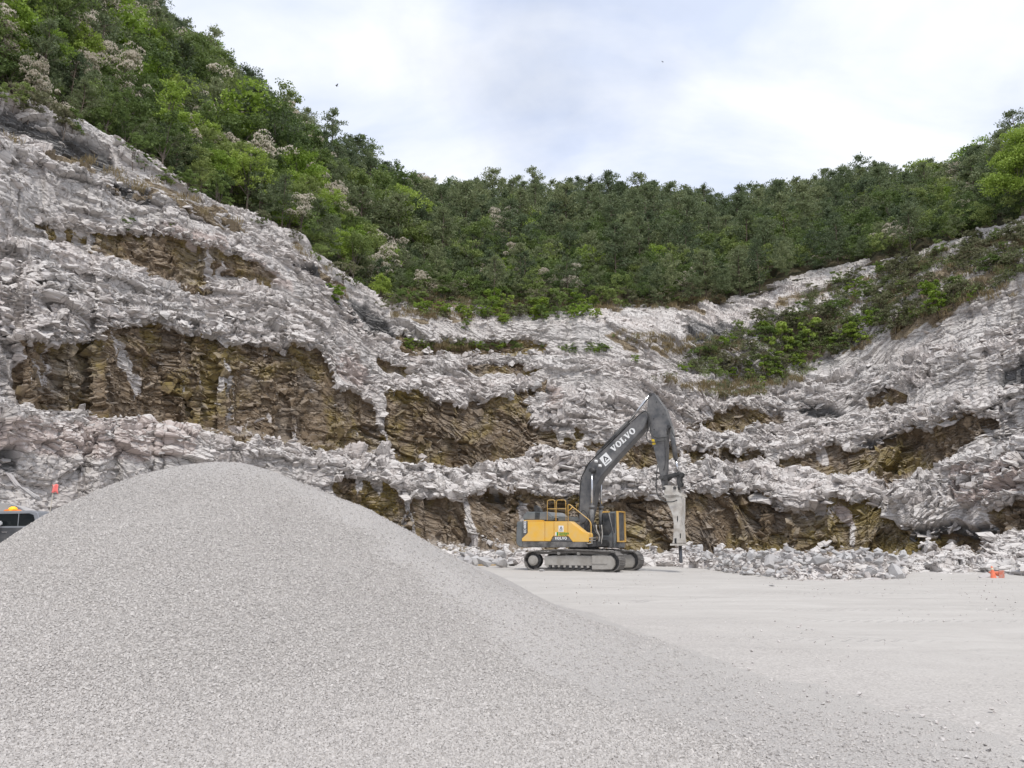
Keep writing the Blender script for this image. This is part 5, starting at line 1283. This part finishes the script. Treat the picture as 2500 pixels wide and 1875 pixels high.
text('Heidelberg', ME(730, 558, -1.478), 0, 0.13, -1.480, 'owner_lettering', EX, GREEN, 1.0)
text('Materials', ME(730, 580, -1.478), 0, 0.13, -1.480, 'owner_lettering', EX, GREEN, 1.0)
# ------------------------------------------------------------------ pickup behind the gravel heap
def px_at(sx, sy, Y): p = at(sx, sy, Y); return float(p[0]), float(p[2])
PK = Vector((float(at(92, 1300, 30)[0]) + 0.55, 30.0, 0.8))                 # rear edge of the cab, ground below
pk = empty('pickup_truck', PK, 0, 'grey crew-cab pickup with a lit amber beacon, half hidden behind the gravel heap', 'pickup truck')
SIL = simple('silver_grey_paint', (0.30, 0.315, 0.345), 0.35, 0.3, dirt=(0.42, 0.40, 0.38), dirt_amt=0.25, scale=2)
PGL = simple('tinted_glass', (0.012, 0.015, 0.017), 0.08)
PDK = simple('dark_plastic', (0.03, 0.03, 0.032), 0.6)
PBODY = simple('dark_grey_body_paint', (0.09, 0.093, 0.10), 0.4, 0.3, dirt=(0.42, 0.40, 0.38), dirt_amt=0.2, scale=2)
W2 = 0.98
b_ = MB().prism([(-4.1, 0.50), (-3.9, 0.95), (-3.85, 1.10), (-2.3, 1.20), (-2.2, 1.30), (0.05, 1.34), (0.08, 1.30), (1.85, 1.28), (1.88, 0.55), (1.5, 0.45), (-3.9, 0.42)], -W2, W2, 0.05, 3)
body = b_.build('body', PBODY, pk)
cb = MB().prism([(-2.75, 1.25), (-2.05, 1.80), (-1.78, 1.92), (-0.35, 1.95), (-0.12, 1.90), (0.10, 1.32), (0.08, 1.25)], -0.86, 0.86, 0.05, 3).build('cab_roof', SIL, pk)
for sgn in (-1, 1):
    y0_, y1_ = sorted((sgn * 0.868, sgn * 0.84))
    MB().prism([(-2.35, 1.36), (-1.95, 1.74), (-1.72, 1.82), (-0.84, 1.83), (-0.82, 1.36)], y0_, y1_).build('window', PGL, cb)
    MB().prism([(-0.78, 1.36), (-0.80, 1.83), (-0.42, 1.84), (-0.26, 1.78), (-0.10, 1.36)], y0_, y1_).build('window', PGL, cb)
    mi = MB().box((-1.62, min(sgn * 1.0, sgn * 1.22), 1.38), (-1.28, max(sgn * 1.0, sgn * 1.22), 1.55), 0.04); mi.build('wing_mirror', WHITE, pk)
    hd_ = MB().box((-1.30, min(sgn * .985, sgn * 1.01), 1.12), (-1.08, max(sgn * .985, sgn * 1.01), 1.16), 0.01); hd_.build('door_handle', CHROME, body)
    MB().prism([(-2.5, 1.28), (0.05, 1.31), (0.05, 1.37), (-2.5, 1.34)], *sorted((sgn * .97, sgn * .99))).build('window_ledge', SIL, body)
    for wx_ in (-2.95, 0.75):
        wh = MB().cyl((wx_, sgn * 0.72, 0.40), (wx_, sgn * 0.99, 0.40), 0.40, 28).build('wheel', RUBBER, pk)
        MB().cyl((wx_, sgn * 0.9, 0.40), (wx_, sgn * 1.0, 0.40), 0.25, 20).build('rim', CHROME, wh)
MB().prism([(-2.68, 1.36), (-2.06, 1.84), (-2.04, 1.80), (-2.62, 1.34)], -0.75, 0.75).build('windscreen', PGL, cb)
m, t, b = new_mat('amber_lamp'); b.inputs['Base Color'].default_value = (0.85, 0.40, 0.02, 1); b.inputs['Emission Color'].default_value = (1.0, 0.50, 0.03, 1); b.inputs['Emission Strength'].default_value = 0.55
m2b, t2, b2 = new_mat('amber_lens'); b2.inputs['Base Color'].default_value = (0.80, 0.22, 0.03, 1); b2.inputs['Emission Color'].default_value = (1.0, 0.30, 0.02, 1); b2.inputs['Emission Strength'].default_value = 0.25
bb = MB().prism([(-1.93, 1.93), (-1.88, 2.00), (-1.63, 2.03), (-1.38, 2.00), (-1.31, 1.93)], -0.14, 0.14, 0.02).build('beacon_bar', m2b, pk)
MB().tube([(-1.63, 0, 1.96), (-1.63, 0, 2.07), (-1.63, 0, 2.13)], [0.15, 0.15, 0.06], 18).build('beacon_lamp', m, bb)

# ------------------------------------------------------------------ flag on a thin pole behind the heap
Yf = 24.0; f0 = px_at(120, 1262, Yf); f1 = px_at(131, 1190, Yf)
fl = empty('safety_flag', (f0[0], Yf, 0.0), 0, 'pink safety flag on a thin pale pole sticking up behind the gravel heap', 'flag')
dx_ = f1[0] - f0[0]
MB().tube([(-dx_ * 1.6, 0, 0.6), (0, 0, f0[1]), (dx_ * 0.8, 0, f1[1] - .3), (dx_ * 1.1, 0, f1[1] + 0.1)], 0.012, 8).build('pole', simple('pale_pole', (0.55, 0.50, 0.42), 0.6), fl)
bm = bmesh.new(); rows_ = []
for i in range(9):
    rows_.append([bm.verts.new((dx_ + 0.0 + 0.21 * (i / 8) - 0.05, 0.035 * math.sin(i * 1.3 + j * .5), f1[1] + 0.10 - 0.24 * (j / 6) - 0.05 * (i / 8) ** 2 - 0.03 * math.sin(i * .9))) for j in range(7)])
for i in range(8):
    for j in range(6): bm.faces.new((rows_[i][j], rows_[i + 1][j], rows_[i + 1][j + 1], rows_[i][j + 1])).smooth = True
me = bpy.data.meshes.new('cloth'); bm.to_mesh(me); bm.free()
o = link('cloth', me, simple('fluorescent_pink', (0.88, 0.22, 0.20), 0.7), fl); sm = o.modifiers.new('thickness', 'SOLIDIFY'); sm.thickness = 0.004

# ------------------------------------------------------------------ traffic cones
ORG = simple('orange_plastic', (0.82, 0.15, 0.06), 0.5, dirt=(0.7, 0.45, 0.35), dirt_amt=0.4, scale=8)
BASEM = simple('cone_base_rubber', (0.60, 0.13, 0.06), 0.7, dirt=(0.5, 0.48, 0.45), dirt_amt=0.8, scale=6)
def cone(loc, rot, label, band):
    e = empty('traffic_cone', loc, 0, label, 'traffic cone', 'orange traffic cones'); e.rotation_euler = rot
    bs = MB().box((-0.17, -0.17, 0), (0.17, 0.17, 0.03), 0.01); bs.build('base', BASEM, e)
    bm = bmesh.new(); n = 24; prof = [(0.135, 0.03), (0.125, 0.06), (0.075, 0.36), (0.035, 0.60), (0.03, 0.61), (0.022, 0.60), (0.062, 0.36), (0.11, 0.06), (0.12, 0.02)]
    rg = [[bm.verts.new((r_ * math.cos(k * 2 * math.pi / n), r_ * math.sin(k * 2 * math.pi / n), z_)) for k in range(n)] for r_, z_ in prof]
    for a_, b__ in zip(rg, rg[1:]):
        for k in range(n): bm.faces.new((a_[k], a_[(k + 1) % n], b__[(k + 1) % n], b__[k])).smooth = True
    me = bpy.data.meshes.new('cone_body'); bm.to_mesh(me); bm.free(); link('cone_body', me, ORG, e)
    if band: MB().tube([(0, 0, 0.44), (0, 0, 0.53)], [0.068, 0.052], 24, False).build('reflective_band', simple('worn_band', (0.75, 0.62, 0.45), 0.6), e)
    return e
g = on_ground(2426, 1412); cone((g.x, g.y, 0.0), (0, math.radians(-4), 0.3), 'upright orange cone with a pale band at the edge of the rubble', True).scale = (0.92, 0.92, 0.85)
g = on_ground(2447, 1411); cone((g.x, g.y, 0.155), (math.radians(84), 0, math.radians(200)), 'fallen orange cone lying with its open base to the viewer', False)
g = on_ground(2190, 1390); cone((g.x, g.y, 0.02), (0.1, 0, 0), 'small orange cone almost buried among the far rocks', False).scale = (0.5, 0.5, 0.3)
# wooden stake
g = on_ground(1188, 1382)
st = MB().prism([(-0.55, 0.0), (0.55, 0.0), (0.62, 0.03), (0.55, 0.07), (-0.55, 0.07)], -0.05, 0.05, 0.01).build('wooden_stake', simple('bare_wood', (0.55, 0.38, 0.17), 0.7), None)
st.location = (g.x, g.y, 0.03); st.rotation_euler = (0, 0, 0.1); tag(st, 'short yellowish wooden stake lying on the floor by the gravel heap', 'stake')
# leaning slabs and a ramp of smooth rock behind the pickup
def slab(poly, Y, depth, name, label, mat, cat):
    V = [at(x, y, Y) for x, y in poly]; bm = bmesh.new()
    c_ = np.mean(V, 0); a_ = [bm.verts.new(Vector(v - c_)) for v in V]; b__ = [bm.verts.new(Vector(v - c_) + Vector((0.1, depth, -0.1))) for v in V]
    bm.faces.new(a_); bm.faces.new(b__[::-1]); n = len(a_)
    for i in range(n): bm.faces.new((a_[(i + 1) % n], a_[i], b__[i], b__[(i + 1) % n]))
    bmesh.ops.recalc_face_normals(bm, faces=bm.faces); bmesh.ops.bevel(bm, geom=list(bm.edges), offset=0.05, segments=2, affect='EDGES', clamp_overlap=True)
    me = bpy.data.meshes.new(name); bm.to_mesh(me); bm.free(); o = link(name, me, mat); o.location = c_; return tag(o, label, cat)
slab([(-60, 1230), (10, 1227), (36, 1235), (64, 1248), (80, 1258), (100, 1273), (100, 1330), (-60, 1330)], 33.2, 1.2, 'rock_ramp', 'smooth dusty rock ramp slanting down behind the pickup', BLAST, 'rock')
slab([(9, 1152), (15, 1151), (42, 1186), (36, 1190)], 32.6, 0.3, 'rock_splinter', 'long pale rock splinter leaning above the rock ramp', BLAST, 'rock')
slab([(44, 1188), (52, 1186), (90, 1212), (84, 1220)], 32.4, 0.3, 'rock_splinter', 'pale rock splinter lying at the top edge of the rock ramp', BLAST, 'rock')

# ------------------------------------------------------------------ birds
BIRD = simple('dark_feathers', (0.035, 0.035, 0.04), 0.8)
def bird(px, py, Y, span, rot, label):
    p = at(px, py, Y); e = empty('bird', tuple(p), rot, label, 'bird', 'birds in the sky'); s_ = span
    MB().tube([(-.28 * s_, 0, 0), (-.18 * s_, 0, 0.01 * s_), (0, 0, 0), (.16 * s_, 0, -.02 * s_), (.3 * s_, 0, -.02 * s_)], [.01 * s_, .045 * s_, .06 * s_, .035 * s_, .012 * s_], 8).build('body', BIRD, e)
    for sg in (-1, 1):
        bm = bmesh.new(); q = [(-.12, 0.03, 0.02), (-.02, .3, .16), (.1, .5, .10), (.16, .48, .09), (.12, .25, .12), (.12, .03, .02)]
        a_ = [bm.verts.new((x * s_, y * s_ * sg, z * s_)) for x, y, z in q]; b__ = [bm.verts.new((x * s_, y * s_ * sg, (z - .015) * s_)) for x, y, z in q]
        bm.faces.new(a_); bm.faces.new(b__[::-1])
        for i in range(6): bm.faces.new((a_[(i + 1) % 6], a_[i], b__[i], b__[(i + 1) % 6]))
        bmesh.ops.recalc_face_normals(bm, faces=bm.faces)
        me = bpy.data.meshes.new('wing'); bm.to_mesh(me); bm.free(); link('wing', me, BIRD, e)
bird(822, 209, 62, 0.55, 0.5, 'small dark bird flying in front of the cloud near the wooded slope')
bird(1618, 151, 95, 0.45, 2.2, 'tiny dark bird high in the cloud above the middle of the ridge')
